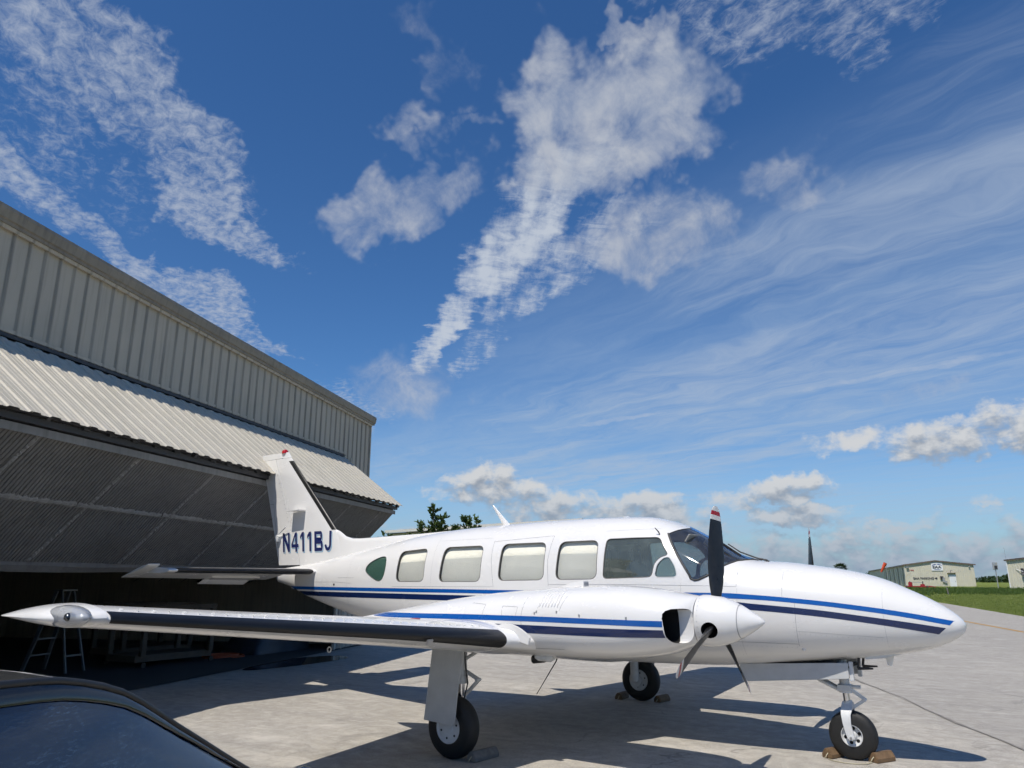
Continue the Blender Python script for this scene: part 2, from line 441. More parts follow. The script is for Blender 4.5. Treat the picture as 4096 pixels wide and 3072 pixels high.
simple('grey_wood', (.16, .15, .135), .85, var=.3, vscale=18, bump=.4)
simple('rope_fibre', (.42, .38, .26), .9)
simple('lumber', (.085, .065, .045), .8, var=.2, vscale=7, bump=.2)
simple('aluminium', (.20, .205, .21), .45, metal=.5)
simple('lens_lamp', (.10, .11, .12), .15, metal=.8)
glass('window_glass', (.985, .99, .98), .02, edge=.55)
glass('green_glass', (.30, .50, .42), .05, body=(.10, .22, .17), bodyf=.45)
glass('cockpit_glass', (.60, .68, .65), .05, body=(.30, .36, .33), bodyf=.22, edge=.8, smudge=.08)
glass('windshield_glass', (.62, .66, .68), .08, body=(.30, .31, .33), bodyf=.08, edge=.95, smudge=.10)
glass('lens_glass', (.78, .80, .82), .12, body=(.6, .62, .65), bodyf=.38, edge=1.0)

# ------------------------------------------------------------------ airplane
def pchip(xs, ys, x):
    n = len(xs); h = np.diff(xs); d = np.diff(ys) / h; m = np.zeros(n); m[0] = d[0]; m[-1] = d[-1]
    for k in range(1, n - 1):
        if d[k - 1] * d[k] > 0:
            w1 = 2 * h[k] + h[k - 1]; w2 = h[k] + 2 * h[k - 1]; m[k] = (w1 + w2) / (w1 / d[k - 1] + w2 / d[k])
    i = np.clip(np.searchsorted(xs, x) - 1, 0, n - 2); t = (x - xs[i]) / h[i]
    return (1 + 2 * t) * (1 - t) ** 2 * ys[i] + t * (1 - t) ** 2 * h[i] * m[i] + t * t * (3 - 2 * t) * ys[i + 1] + t * t * (t - 1) * h[i] * m[i + 1]

class Body:
    """streamlined body along x: rows of (x, ztop, zbot, halfwidth, z of widest point, squareness)"""
    def __init__(s, tab, yc=0.0, blunt=False):
        T = np.array(tab); s.yc = yc; s.x0, s.x1 = T[0, 0], T[-1, 0]
        s.X = np.r_[np.linspace(s.x0, s.x1 - .2, 2400), s.x1 - .2 * np.linspace(1, 0, 900)[1:] ** 2]
        u = (lambda x: -np.sqrt(s.x1 + 1e-5 - x)) if blunt else (lambda x: x)
        s.Y = [pchip(u(T[:, 0]), T[:, k], u(s.X)) for k in range(1, 6)]
    def sec(s, x): return [np.interp(x, s.X, c) for c in s.Y]
    def half(s, x, z):
        zt, zb, w, zc, n = s.sec(x); z = np.asarray(z, float)
        q = np.where(z > zc, (z - zc) / (zt - zc), (zc - z) / (zc - zb))
        return w * np.maximum(1 - np.minimum(q, 1) ** n, 0) ** (1 / n)
    def g(s, P):
        zt, zb, w, zc, n = s.sec(P[:, 0]); z = P[:, 2]
        q = np.where(z > zc, (z - zc) / (zt - zc), (zc - z) / (zc - zb))
        return (np.abs(P[:, 1] - s.yc) / w) ** n + np.abs(q) ** n - 1
    def normal(s, P):
        e = 1e-3; G = np.stack([s.g(P + e * np.eye(3)[k]) - s.g(P - e * np.eye(3)[k]) for k in range(3)], 1) / (2 * e)
        L = np.linalg.norm(G, axis=1, keepdims=True) + 1e-9
        return G / L, s.g(P) / L[:, 0]
    def at(s, x, z, side, off=0.0):
        P = np.array([[x, s.yc + side * float(s.half(x, z)), z]])
        n, _ = s.normal(P); return Vector(P[0] + n[0] * off)
    def grid(s, xs, nt, off=0.0):
        th = np.arange(nt) * 2 * math.pi / nt; secs = []
        for x in xs:
            zt, zb, w, zc, n = s.sec(x)
            c, sn = np.cos(th), np.sin(th)
            y = s.yc + w * np.sign(c) * np.abs(c) ** (2 / n)
            z = zc + np.where(sn > 0, zt - zc, zc - zb) * np.sign(sn) * np.abs(sn) ** (2 / n)
            P = np.stack([np.full(nt, x), y, z], 1)
            if off:
                N, _ = s.normal(P); P = P + N * off; P[:, 0] = x
            secs.append([tuple(p) for p in P])
        return secs
    def ribbon(s, top, bot, side, off=.0015, nz=3, step=.05):
        """surface strip between two (x,z) polylines, laid on the skin"""
        a = np.array(top, float); b = np.array(bot, float)
        n = max(2, int(abs(a[-1, 0] - a[0, 0]) / step))
        def rs(p):
            d = np.r_[0, np.cumsum(np.hypot(*np.diff(p, axis=0).T))]; u = np.linspace(0, d[-1], n + 1)
            return np.stack([pchip(d, p[:, 0], u), pchip(d, p[:, 1], u)], 1) if len(p) > 2 else np.stack([np.interp(u, d, p[:, 0]), np.interp(u, d, p[:, 1])], 1)
        a, b = rs(a), rs(b); mb = MB(); vs = []
        for i in range(n + 1):
            for k in range(nz + 1):
                q = a[i] + (b[i] - a[i]) * k / nz; vs.append(s.at(q[0], q[1], side, off))
        fs = [(i * (nz + 1) + k, i * (nz + 1) + k + 1, (i + 1) * (nz + 1) + k + 1, (i + 1) * (nz + 1) + k) for i in range(n) for k in range(nz)]
        if side > 0: fs = [f[::-1] for f in fs]
        return mb.add(vs, fs)
    def line(s, pts, side, w=.004, off=.001):
        """thin seam along (x,z) polyline"""
        pts = dense(pts, .04, False); vs = []
        for i, p in enumerate(pts):
            t = np.array(pts[min(i + 1, len(pts) - 1)]) - np.array(pts[max(i - 1, 0)]); t /= np.linalg.norm(t)
            nrm = np.array((-t[1], t[0])) * w / 2
            vs += [s.at(p[0] + nrm[0], p[1] + nrm[1], side, off), s.at(p[0] - nrm[0], p[1] - nrm[1], side, off)]
        fs = [(2 * i, 2 * i + 1, 2 * i + 3, 2 * i + 2) for i in range(len(pts) - 1)]
        return MB().add(vs, fs)
    def skin(s, o, tol=.0025):
        """true surface normals on the part of the mesh that is the skin"""
        me = o.data; nl = len(me.loops)
        P = np.empty(len(me.vertices) * 3); me.vertices.foreach_get('co', P); P = P.reshape(-1, 3)
        N, D = s.normal(P)
        li = np.empty(nl, int); me.loops.foreach_get('vertex_index', li)
        fn = np.empty(len(me.polygons) * 3); me.polygons.foreach_get('normal', fn); fn = fn.reshape(-1, 3)
        ls = np.empty(len(me.polygons), int); me.polygons.foreach_get('loop_start', ls)
        lt = np.empty(len(me.polygons), int); me.polygons.foreach_get('loop_total', lt)
        F = fn[np.repeat(np.arange(len(ls)), lt)]
        n = N[li]; ok = (np.abs(D[li]) < tol) & ((n * F).sum(1) > .75)
        out = np.where(ok[:, None], n, F)
        me.polygons.foreach_set('use_smooth', [True] * len(me.polygons))
        me.normals_split_custom_set(out.tolist())

FUS = Body([(-5.30, 1.80, 1.60, .05, 1.70, 2.0), (-5.05, 1.825, 1.545, .09, 1.70, 2.1), (-4.5, 1.88, 1.375, .20, 1.66, 2.2), (-3.4, 2.04, 1.115, .40, 1.60, 2.3), (-2.7, 2.15, .985, .50, 1.56, 2.4), (-2.1, 2.235, .89, .575, 1.52, 2.5), (-1.4, 2.295, .80, .635, 1.48, 2.6), (-.7, 2.32, .755, .665, 1.45, 2.7), (0, 2.34, .745, .675, 1.45, 2.7), (.63, 2.345, .745, .675, 1.45, 2.7), (1.23, 2.33, .75, .67, 1.45, 2.65), (1.5, 2.275, .755, .665, 1.44, 2.6), (1.67, 2.21, .76, .66, 1.43, 2.55), (1.98, 2.045, .77, .645, 1.42, 2.5), (2.27, 1.875, .79, .62, 1.39, 2.45), (2.46, 1.825, .805, .595, 1.37, 2.4), (2.74, 1.805, .835, .555, 1.36, 2.35), (3.0, 1.77, .86, .51, 1.345, 2.3), (3.4, 1.70, .915, .43, 1.32, 2.2), (3.6, 1.64, .945, .38, 1.30, 2.15), (3.81, 1.545, .985, .315, 1.275, 2.1), (3.95, 1.475, 1.02, .26, 1.26, 2.05), (4.09, 1.39, 1.08, .195, 1.24, 2.0), (4.19, 1.31, 1.14, .115, 1.228, 2.0), (4.238, 1.2245, 1.2215, .003, 1.223, 2.0)], blunt=True)

plane = thing('airplane', 'white twin-engine propeller airplane with blue stripes and N411BJ on its tail', 'airplane')

# fuselage: closed solid, hollowed, with its windows cut through
fx = np.r_[np.linspace(-5.3, 3.6, 150), 4.238 - (4.238 - 3.6) * np.linspace(1, 0, 40)[1:] ** 2]
fus = MB().loft(FUS.grid(fx, 96)).build('fuselage', 'white_paint', plane)
cav = MB().loft(FUS.grid(np.linspace(-3.1, 2.12, 60), 72, -.045)).build('cavity', 'cabin_lining')
boolean(fus, cav)
WIN = {
 'tail': [(-2.914, 1.758), (-2.878, 1.842), (-2.746, 1.908), (-2.591, 1.948), (-2.505, 1.93), (-2.47, 1.82), (-2.478, 1.705), (-2.519, 1.632), (-2.584, 1.608), (-2.68, 1.632), (-2.828, 1.699)],
 'a': [(-2.227, 1.608), (-2.23, 2.0), (-1.71, 2.03), (-1.70, 1.608)],
 'b': [(-1.43, 1.608), (-1.40, 2.035), (-.76, 2.04), (-.757, 1.61)],
 'c': [(-.485, 1.622), (-.47, 2.05), (.155, 2.055), (.16, 1.63)],
 'd': [(.318, 1.632), (.34, 2.055), (.838, 2.06), (.843, 1.64)],
 'pilot': [(.921, 1.642), (.935, 2.07), (1.25, 2.075), (1.54, 2.075), (1.60, 1.97), (1.66, 1.885), (1.58, 1.865), (1.515, 1.80), (1.487, 1.66)],
 'vent': [(1.515, 1.655), (1.545, 1.79), (1.61, 1.855), (1.67, 1.865), (1.745, 1.76), (1.765, 1.657)],
}
SHARP = {'tail': 1, 'pilot': 1, 'vent': 1}
def wpoly(k):
    p = WIN[k]
    if k == 'tail': return fillet(p, it=2)
    q = dense(p, 1.0)
    # cut each corner at a fixed length so that the panes stay square with round corners
    out = []; n = len(p); r = .085 if len(p) == 4 else .05
    for i in range(n):
        a, b, c = (np.array(p[j % n], float) for j in (i - 1, i, i + 1))
        u = (a - b) / np.linalg.norm(a - b); v = (c - b) / np.linalg.norm(c - b)
        rr = min(r, .45 * np.linalg.norm(a - b), .45 * np.linalg.norm(c - b))
        for t in np.linspace(0, 1, 7):
            out.append(tuple((b + u * rr) * (1 - t) ** 2 + 2 * b * t * (1 - t) + (b + v * rr) * t * t))
    return out
WS = [(1.609, 2.114), (1.707, 1.951), (1.803, 1.808), (1.887, 1.683), (1.905, 1.645), (1.945, 1.625), (1.99, 1.632), (2.074, 1.67), (2.206, 1.768), (2.30, 1.818), (2.44, 1.842), (2.47, 1.95), (2.0, 2.45), (1.74, 2.3), (1.715, 2.178), (1.66, 2.148)]
cut = MB()
for k in WIN:
    P = wpoly(k)
    for sd in (-1, 1): cut.prism([(x, 0, z) for x, z in P], (0, .2 * sd, 0), (0, .95 * sd, 0))
cut.prism([(x, 0, z) for x, z in WS], (0, -1, 0), (0, 1, 0))
boolean(fus, cut.build('cutter', 'frame_rubber'))
FUS.skin(fus)

def on_skin(poly, body, off, sd, name, m, parent):
    """a pane or a curtain: the slice of the inset body inside the window outline"""
    x0 = min(p[0] for p in poly) - .1; x1 = max(p[0] for p in poly) + .1
    sol = MB().loft(body.grid(np.linspace(x0, min(x1, body.x1 - .01), 24), 96, off)).build(name, m, parent)
    a, b = (.1 * sd, 1.1 * sd) if sd else (-1.1, 1.1)
    c = MB().prism([(x, 0, z) for x, z in poly], (0, a, 0), (0, b, 0)).build('cutter', m)
    boolean(sol, c, 'INTERSECT')
    bm = bmesh.new(); bm.from_mesh(sol.data)
    P = np.array([v.co for v in bm.verts]); N, D = body.normal(P)
    bm.verts.ensure_lookup_table()
    kill = [f for f in bm.faces if f.normal.dot(Vector(np.mean([N[v.index] for v in f.verts], 0))) < .8 or abs(np.mean([D[v.index] for v in f.verts]) - off) > .02]
    bmesh.ops.delete(bm, geom=kill, context='FACES'); bm.to_mesh(sol.data); bm.free()
    me = sol.data; me.materials.clear(); me.materials.append(MATS[m])
    me.polygons.foreach_set('use_smooth', [True] * len(me.polygons))
    body.skin(sol, 1.0)
    return sol
def grow(poly, d):
    p = np.array(poly); c = p.mean(0); v = p - c; return [tuple(q) for q in c + v * (1 + d / np.linalg.norm(v, axis=1))[:, None]]
for k in WIN:
    P = wpoly(k)
    for sd in (-1, 1):
        gm = {'tail': 'green_glass', 'pilot': 'cockpit_glass', 'vent': 'cockpit_glass'}.get(k, 'window_glass')
        pane = on_skin(P, FUS, -.010, sd, 'window', gm, plane)
        loop = [FUS.at(x, z, sd, -.002) for x, z in dense(P, .05)]
        MB().tube(loop, .0045, 6, closed=True).build('window_frame', 'pane_edge' if k != 'vent' else 'gear_white', pane, smooth=60)
        if k in 'abcd':
            on_skin(grow(P, .012), FUS, -.043, sd, 'curtain', 'curtain_fabric', pane)
ws = on_skin(WS, FUS, -.008, 0, 'windshield', 'windshield_glass', plane)
for sd in (-1, 1):
    loop = [FUS.at(x, min(z, float(FUS.sec(x)[0]) - .001), sd, .002) for x, z in dense(WS[:11], .04, False)]
    MB().tube(loop, .010, 6).build('windshield_seal', 'frame_rubber', ws, smooth=60)
pp = [Vector((x, 0, float(FUS.sec(x)[0]) + .003)) for x in np.linspace(1.70, 2.42, 14)]
MB().loft([[p + Vector((0, -.028, -.02)), p + Vector((0, -.024, .006)), p + Vector((0, .024, .006)), p + Vector((0, .028, -.02))] for p in pp]).build('center_post', 'chrome', ws, smooth=40)

# cockpit seen through the glass
ck = MB()
secs = []
for x in (2.13, 1.95, 1.80):
    zt = 1.66 if x > 1.9 else 1.63
    secs.append([(x, -.5, 1.2), (x, -.5, zt - .07), (x, -.3, zt), (x, .3, zt), (x, .5, zt - .07), (x, .5, 1.2)])
ck.loft(secs).build('instrument_panel', 'cockpit_grey', plane)
for sd in (-1, 1):
    st = MB(); st.box((1.15, .3 * sd, 1.22), (.5, .46, .12)); st.box((.92, .3 * sd, 1.52), (.12, .44, .62), Matrix.Rotation(R(-12), 3, 'Y')); st.box((.86, .3 * sd, 1.9), (.08, .24, .17))
    st.build('pilot_seat', 'seat_cloth', plane, smooth=50, bevel=.03)
    MB().box((1.82, .28 * sd, 2.06), (.02, .32, .10), Matrix.Rotation(R(35), 3, 'Y')).build('sun_visor', 'cabin_lining', plane, bevel=.006)
    yk = MB(); yk.tube([(1.86, .3 * sd, 1.5), (1.68, .3 * sd, 1.52)], .014, 8); yk.tube([(1.68, .3 * sd - .13, 1.6), (1.67, .3 * sd - .11, 1.52), (1.67, .3 * sd + .11, 1.52), (1.68, .3 * sd + .13, 1.6)], .014, 8)
    yk.build('control_yoke', 'boot_rubber', plane, smooth=40)

# painted stripes on the fuselage
BT = [(-4.95, 1.537), (-4.22, 1.533), (-2.67, 1.525), (-1.46, 1.52), (-.49, 1.514), (1.0, 1.508), (1.78, 1.506), (2.23, 1.503), (2.48, 1.490), (3.03, 1.445), (3.54, 1.384), (3.83, 1.338), (4.156, 1.273)]
BB = [(-4.95, 1.490), (-4.22, 1.487), (-2.67, 1.479), (-1.04, 1.473), (.8, 1.464), (1.6, 1.459), (2.06, 1.456), (2.48, 1.445), (3.03, 1.403), (3.54, 1.341), (3.83, 1.295), (4.121, 1.236)]
NTp = [(-4.72, 1.465), (-4.2, 1.463), (-2.67, 1.458), (-1.27, 1.449), (.6, 1.437), (1.8, 1.43), (2.29, 1.424), (2.47, 1.408), (3.025, 1.361), (3.537, 1.297), (3.827, 1.256), (4.09, 1.213)]
NB = [(-4.50, 1.402), (-4.215, 1.398), (-2.95, 1.391), (-1.9, 1.386), (.6, 1.372), (1.8, 1.365), (2.2, 1.36), (2.465, 1.347), (3.02, 1.303), (3.53, 1.241), (3.82, 1.196), (4.03, 1.158)]
for sd in (-1, 1):
    FUS.ribbon(BT, BB, sd).build('stripe', 'blue_paint', fus, smooth=60, fix=False)
    FUS.ribbon(NTp, NB, sd).build('stripe', 'navy_paint', fus, smooth=60, fix=False)
    for i, ln in enumerate(([(-.62, 2.09), (-.61, 1.9), (-.55, 1.548)], [(.235, 2.13), (.205, 1.85), (.226, 1.56)], [(-.62, 2.085), (.235, 2.13)], [(.226, 1.578), (1.174, 1.582), (1.989, 1.573), (2.352, 1.565), (2.352, 1.70)],
                [(2.774, 1.70), (2.776, 1.47)], [(2.885, 1.458), (2.88, 1.267), (2.872, 1.02)], [(-4.15, 1.60), (-3.6, 1.60), (-3.2, 1.585)], [(-3.55, 1.66), (-3.15, 1.66)], [(-2.3, 1.545), (-.56, 1.55)], [(1.72, 1.05), (2.872, 1.04)])):
        FUS.line(ln, sd, .0035 if i > 1 else .0045).build('panel_seam', 'seam_grey', fus, fix=False)
    for ln in ([(-3.30, 1.98), (-3.30, 1.20)], [(-1.57, 2.20), (-1.57, 1.55)], [(1.80, 1.60), (1.80, .90)], [(2.36, 1.55), (2.36, .92)], [(3.62, 1.55), (3.62, 1.0)], [(-4.2, 1.86), (-4.2, 1.60)], [(.9, 2.16), (1.52, 2.17)], [(-1.57, 2.12), (-.66, 2.13)], [(2.885, 1.16), (3.60, 1.12)]):
        FUS.line(ln, sd, .003, .0008).build('lap_joint', 'lap_grey', fus, fix=False)
    rv = MB()
    for ln in ([(-3.27, 1.98), (-3.27, 1.22)], [(-3.33, 1.98), (-3.33, 1.22)], [(2.90, 1.24), (2.895, 1.02)], [(2.86, 1.24), (2.855, 1.02)], [(1.83, 1.42), (1.83, .92)], [(2.33, 1.36), (2.33, .92)], [(1.74, 1.60), (1.62, 2.08)], [(-4.17, 1.86), (-4.17, 1.62)], [(2.90, 1.135), (3.58, 1.10)], [(1.85, 1.015), (2.85, 1.005)], [(-2.2, 1.52), (-.6, 1.525)]):
        for q in dense(ln, .045, False):
            p = FUS.at(q[0], q[1], sd, .0); n_, _ = FUS.normal(np.array([p])); rv.lathe([(-.001, .0036), (.0012, .003)], p, tuple(n_[0]), 6)
    rv.build('rivets', 'lap_grey', fus)['kind'] = 'stuff'
    MB().lathe([(-.01, .018), (.004, .018), (.008, .012), (.012, .0)], FUS.at(2.90, .99, sd), (0, sd, -.3), 14).build('static_port', 'white_paint', fus, smooth=40)
    MB().lathe([(-.01, .016), (.003, .016)], FUS.at(-3.62, 1.565, sd), (0, sd, 0), 12).build('drain_port', 'inlet_dark', fus)

# fin, rudder, dorsal
def fin_le(z): return float(np.interp(z, [1.7, 2.37, 3.55, 3.72], [-3.35, -4.0, -5.16, -5.30]))
def fin_te(z): return float(np.interp(z, [1.70, 1.82, 3.71], [-5.27, -5.31, -5.99]))
def fin_hinge(z): return float(np.interp(z, [1.7, 2.0, 2.40, 2.73, 3.51, 3.72], [-4.72, -4.82, -5.01, -5.17, -5.55, -5.63]))
def fin_half(x, z):
    le, te = fin_le(z), fin_te(z); c = max(0., min(1., (le - x) / (le - te)))
    t = np.interp(z, [1.8, 3.7], [.115, .10]) * (le - te)
    return max(.002, t * 5 * (.2969 * math.sqrt(c) - .126 * c - .3516 * c * c + .2843 * c ** 3 - .1036 * c ** 4) * .62)
def fin_part(za, zb, xa, xb, name, m, n=14, grow_=0.0, parent=plane):
    secs = []
    for z in np.linspace(za, zb, 16):
        a, b = xa(z), xb(z); up = []; lo = []
        for k in range(n + 1):
            u = .5 - .5 * math.cos(math.pi * k / n); x = a + (b - a) * u; h = fin_half(x, z) + grow_
            up.append((x, h, z)); lo.append((x, -h, z))
        secs.append(up + lo[::-1])
    return MB().loft(secs).build(name, m, parent, smooth=50)
fin = fin_part(1.75, 3.615, fin_le, lambda z: fin_hinge(z) + .004, 'fin', 'white_paint')
rud = fin_part(1.86, 3.615, lambda z: fin_hinge(z) - .006, fin_te, 'rudder', 'white_paint')
fin_part(3.62, 3.715, fin_le, fin_te, 'fin_cap', 'white_paint', grow_=.002)
bt = fin_part(2.385, 3.56, lambda z: fin_le(z) + .006, lambda z: fin_le(z) - .085, 'deicing_boot', 'boot_rubber', grow_=.004)
dp = [(-1.75, 2.285), (-2.3, 2.262), (-3.0, 2.245), (-3.5, 2.236), (-3.66, 2.241), (-3.80, 2.275), (-3.92, 2.345), (-3.985, 2.375), (-4.06, 2.36)]
secs = []
for x, z in dense(dp, .06, False):
    zb = float(FUS.sec(x)[0]) - .10; h = .012 + .05 * min(1, max(0, (-1.75 - x) / 2.0)) * min(1, max(.35, (x + 4.1) / .5))
    secs.append([(x, -h - .03, zb), (x, -h * .8, z - .06), (x, -h * .45, z - .012), (x, 0, z), (x, h * .45, z - .012), (x, h * .8, z - .06), (x, h + .03, zb)])
MB().loft(secs).build('dorsal_fillet', 'white_paint', plane, smooth=60)
# rudder furniture: hinge screws, trim tab seam, actuator arm, beacon, static wick
for sd in (-1, 1):
    hw = MB()
    for z in np.linspace(3.42, 2.55, 13):
        x = fin_hinge(z) - .05; hw.lathe([(-.002, .008), (.004, .006)], (x, sd * fin_half(x, z), z), (0, sd, 0), 8)
    hw.build('hinge_screws', 'bare_metal', rud)['kind'] = 'stuff'
    tb = MB()
    for a, b in (((-5.67, 2.86), (-5.575, 2.86)), ((-5.575, 2.86), (-5.46, 2.40)), ((-5.46, 2.40), (-5.35, 2.02)), ((-5.50, 2.14), (-5.36, 2.14))):
        A = Vector((a[0], sd * (fin_half(*a) + .001), a[1])); B = Vector((b[0], sd * (fin_half(*b) + .001), b[1])); tb.bar(A, B, .006, .003, up=(0, 1, 0))
    tb.build('trim_tab_seam', 'seam_grey', rud)
    ac = MB(); ac.tube([(-5.33, sd * .05, 2.36), (-5.13, sd * .085, 2.46)], .010, 8); ac.box((-5.36, sd * .04, 2.29), (.07, .05, .09), Matrix.Rotation(R(25), 3, 'Y')); ac.build('trim_actuator', 'gear_white', rud, smooth=40)
    # small swept fairing on the fin side
    fb = MB().prism([(-5.03, 0, 2.716), (-4.72, 0, 2.716), (-4.74, 0, 2.698), (-5.02, 0, 2.698)], (0, sd * .05, 0), (0, sd * .215, 0)).build('antenna_blade', 'white_paint', fin, bevel=.003)
MB().lathe([(-.01, .055), (.02, .055), (.035, .05), (.055, .03), (.062, 0)], (-5.40, 0, 3.712), (0, 0, 1), 20).build('beacon', 'beacon_red', plane, smooth=50)
for z, dx in ((3.44, -.16), (2.62, -.10)):
    MB().tube([(fin_te(z) + .02, 0, z), (fin_te(z) + dx, 0, z - .02)], .004, 6).build('static_wick', 'dark_metal', rud)

# registration letters, each cut as a flat decal and laid on the fin and rudder skin
def bowl(z0, z1, xo, st, th, n=14):
    zc, rz = (z0 + z1) / 2, (z1 - z0) / 2; q = []
    xc = xo - rz * .62; o_, i_ = [(st, z1)], [(st, z1 - th)]
    for k in range(n + 1):
        a = math.pi / 2 - math.pi * k / n; o_.append((xc + (xo - xc) * math.cos(a), zc + rz * math.sin(a))); i_.append((xc + (xo - xc - st * .92) * math.cos(a), zc + (rz - th) * math.sin(a)))
    o_.append((st, z0)); i_.append((st, z0 + th))
    return [[o_[k], o_[k + 1], i_[k + 1], i_[k]] for k in range(len(o_) - 1)]
def hook(n=14):
    o_, i_ = [], []
    for k in range(n + 1):
        a = -math.pi * k / n * .97; o_.append((.44 + .44 * math.cos(a), .34 + .34 * math.sin(a))); i_.append((.44 + .18 * math.cos(a), .34 + .175 * math.sin(a)))
    return [[o_[k], o_[k + 1], i_[k + 1], i_[k]] for k in range(n)]
GLYPH = {
 'N': (.92, [[(0, 0), (.25, 0), (.25, 1), (0, 1)], [(.75, 0), (1, 0), (1, 1), (.75, 1)], [(.25, 1), (.25, .60), (.75, 0), (.75, .40)]]),
 '4': (.90, [[(.55, 0), (.80, 0), (.80, 1), (.55, 1)], [(0, .22), (.55, .22), (.55, .39), (0, .39)], [(.80, .22), (1, .22), (1, .39), (.80, .39)], [(.55, 1), (0, .39), (.20, .39), (.55, .80)]]),
 '1': (.66, [[(.40, 0), (.74, 0), (.74, 1), (.40, 1)], [(.40, 1), (.02, .80), (.02, .64), (.40, .78)]]),
 'B': (.94, [[(0, 0), (.25, 0), (.25, 1), (0, 1)]] + bowl(.525, 1, .93, .25, .155) + bowl(0, .525, 1.0, .25, .165)),
 'J': (.80, [[(.62, .34), (.88, .34), (.88, 1), (.62, 1)]] + hook()),
}
def lettering(txt, x0, x1, z0, z1, dx, dz, m, lift, sd):
    adv = [GLYPH[c][0] for c in txt]; gap = .20; L = sum(adv) + gap * (len(txt) - 1); q = 0
    for c, w in zip(txt, adv):
        mb = MB()
        for poly in GLYPH[c][1]:
            P = dense(poly, .12); n = len(P); vs = []
            for u, v in P + [tuple(np.mean(np.array(P), 0))]:
                f = (q + u * w) / L; f = f if sd < 0 else 1 - f
                z = z0 + (z1 - z0) * v + dz; x = x0 + (x1 - x0) * f + dx - .04 * (v - .5); vs.append((x, sd * (fin_half(x, z) + lift), z))
            fs = [(k, (k + 1) % n, n) for k in range(n)]
            mb.add(vs, fs)
        mb.build('registration_letter', m, fin, fix=False)
        q += w + gap
for sd in (-1, 1):
    lettering('N411BJ', -5.25, -4.055, 2.065, 2.37, .016, -.018, 'letter_blue', .0035, sd)
    lettering('N411BJ', -5.25, -4.055, 2.065, 2.37, .006, -.008, 'blade_white', .005, sd)
    lettering('N411BJ', -5.25, -4.055, 2.065, 2.37, 0, 0, 'letter_navy', .0065, sd)

# horizontal stabilizer
def foil(n=18):
    u = .5 - .5 * np.cos(np.pi * np.arange(n + 1) / n)
    t = 5 * (.2969 * np.sqrt(u) - .126 * u - .3516 * u ** 2 + .2843 * u ** 3 - .1036 * u ** 4)
    return u, t
def surf_sec(xl, xt, y, z, tc, camber=.0, n=18, u0=0., u1=1., grow_=0.0):
    """closed airfoil slice between chord fractions u0..u1"""
    c = xl - xt; up = []; lo = []
    for k in range(n + 1):
        s_ = .5 - .5 * math.cos(math.pi * k / n); u = u0 + (u1 - u0) * s_
        th = 5 * tc * c * (.2969 * math.sqrt(max(u, 0)) - .126 * u - .3516 * u * u + .2843 * u ** 3 - .1015 * u ** 4) + grow_
        cm = camber * c * 4 * u * (1 - u)
        x = xl - c * u + (grow_ if u == 0 else 0)
        up.append((x, y, z + cm + th)); lo.append((x, y, z + cm - th))
    return up + lo[::-1]
def stab_le(y): return float(np.interp(abs(y), [0, .28, 2.66], [-4.10, -4.15, -4.42]))
ZS = 1.752
for sd in (-1, 1):
    st = MB().loft([surf_sec(stab_le(y), stab_le(y) - (1.10 - .30 * y / 2.66), sd * y, ZS, .09, 0, 14, 0, .56) for y in np.linspace(.12, 2.48, 10)]).build('stabilizer', 'white_paint', plane, smooth=50)
    MB().loft([surf_sec(stab_le(y), stab_le(y) - (1.10 - .30 * y / 2.66), sd * y, ZS, .09, 0, 10, 0, .085, .004) for y in np.linspace(.30, 2.36, 8)]).build('deicing_boot', 'boot_rubber', st, smooth=50)
    tipc = MB().loft([surf_sec(stab_le(y) - q, stab_le(y) - (1.10 - .30 * y / 2.66), sd * y, ZS, .09 * (1 - w), 0, 14, 0, .56) for y, q, w in ((2.37, -.004, -.03), (2.44, -.004, -.03), (2.483, .02, .1))]).build('tip_cap', 'white_paint', st, smooth=50)
    # elevator, drooped
    hx = lambda y: stab_le(y) - (1.10 - .30 * y / 2.66) * .57
    A = R(15)
    def droop(p, y):
        dx, dz = p[0] - hx(y), p[2] - ZS; return (hx(y) + dx * math.cos(A) - dz * math.sin(A), p[1], ZS + dx * math.sin(A) + dz * math.cos(A))
    el = MB().loft([[droop(p, y) for p in surf_sec(stab_le(y), stab_le(y) - (1.10 - .30 * y / 2.66), sd * y, ZS, .09, 0, 12, .575, 1.0)] for y in np.linspace(.34, 2.50, 10)]).build('elevator', 'white_paint', plane, smooth=50)
    MB().loft([[droop(p, y) for p in surf_sec(stab_le(y) - .16, stab_le(y) - (1.10 - .30 * y / 2.66), sd * y, ZS, .085 * w, 0, 12, 0, 1.0)] for y, w in ((2.505, 1), (2.60, 1), (2.655, .5))]).build('elevator_horn', 'white_paint', el, smooth=50)
    MB().loft([[droop((p[0] - .004, p[1], p[2] - .012 if p[2] < ZS else p[2]), y) for p in surf_sec(stab_le(y), stab_le(y) - (1.13 - .30 * y / 2.66), sd * y, ZS, .11, 0, 8, .76, 1.14)] for y in (.62, 1.0, 1.42)]).build('trim_tab', 'white_paint', el, smooth=50)
    for y in (.8, 1.7, 2.05, 2.4):
        xt = stab_le(y) - (1.10 - .30 * y / 2.66); p = droop((xt, 0, ZS), y)
        MB().tube([(p[0] + .01, sd * y, p[2]), (p[0] - .13, sd * y, p[2] - .05)], .0035, 6).build('static_wick', 'dark_metal', el)

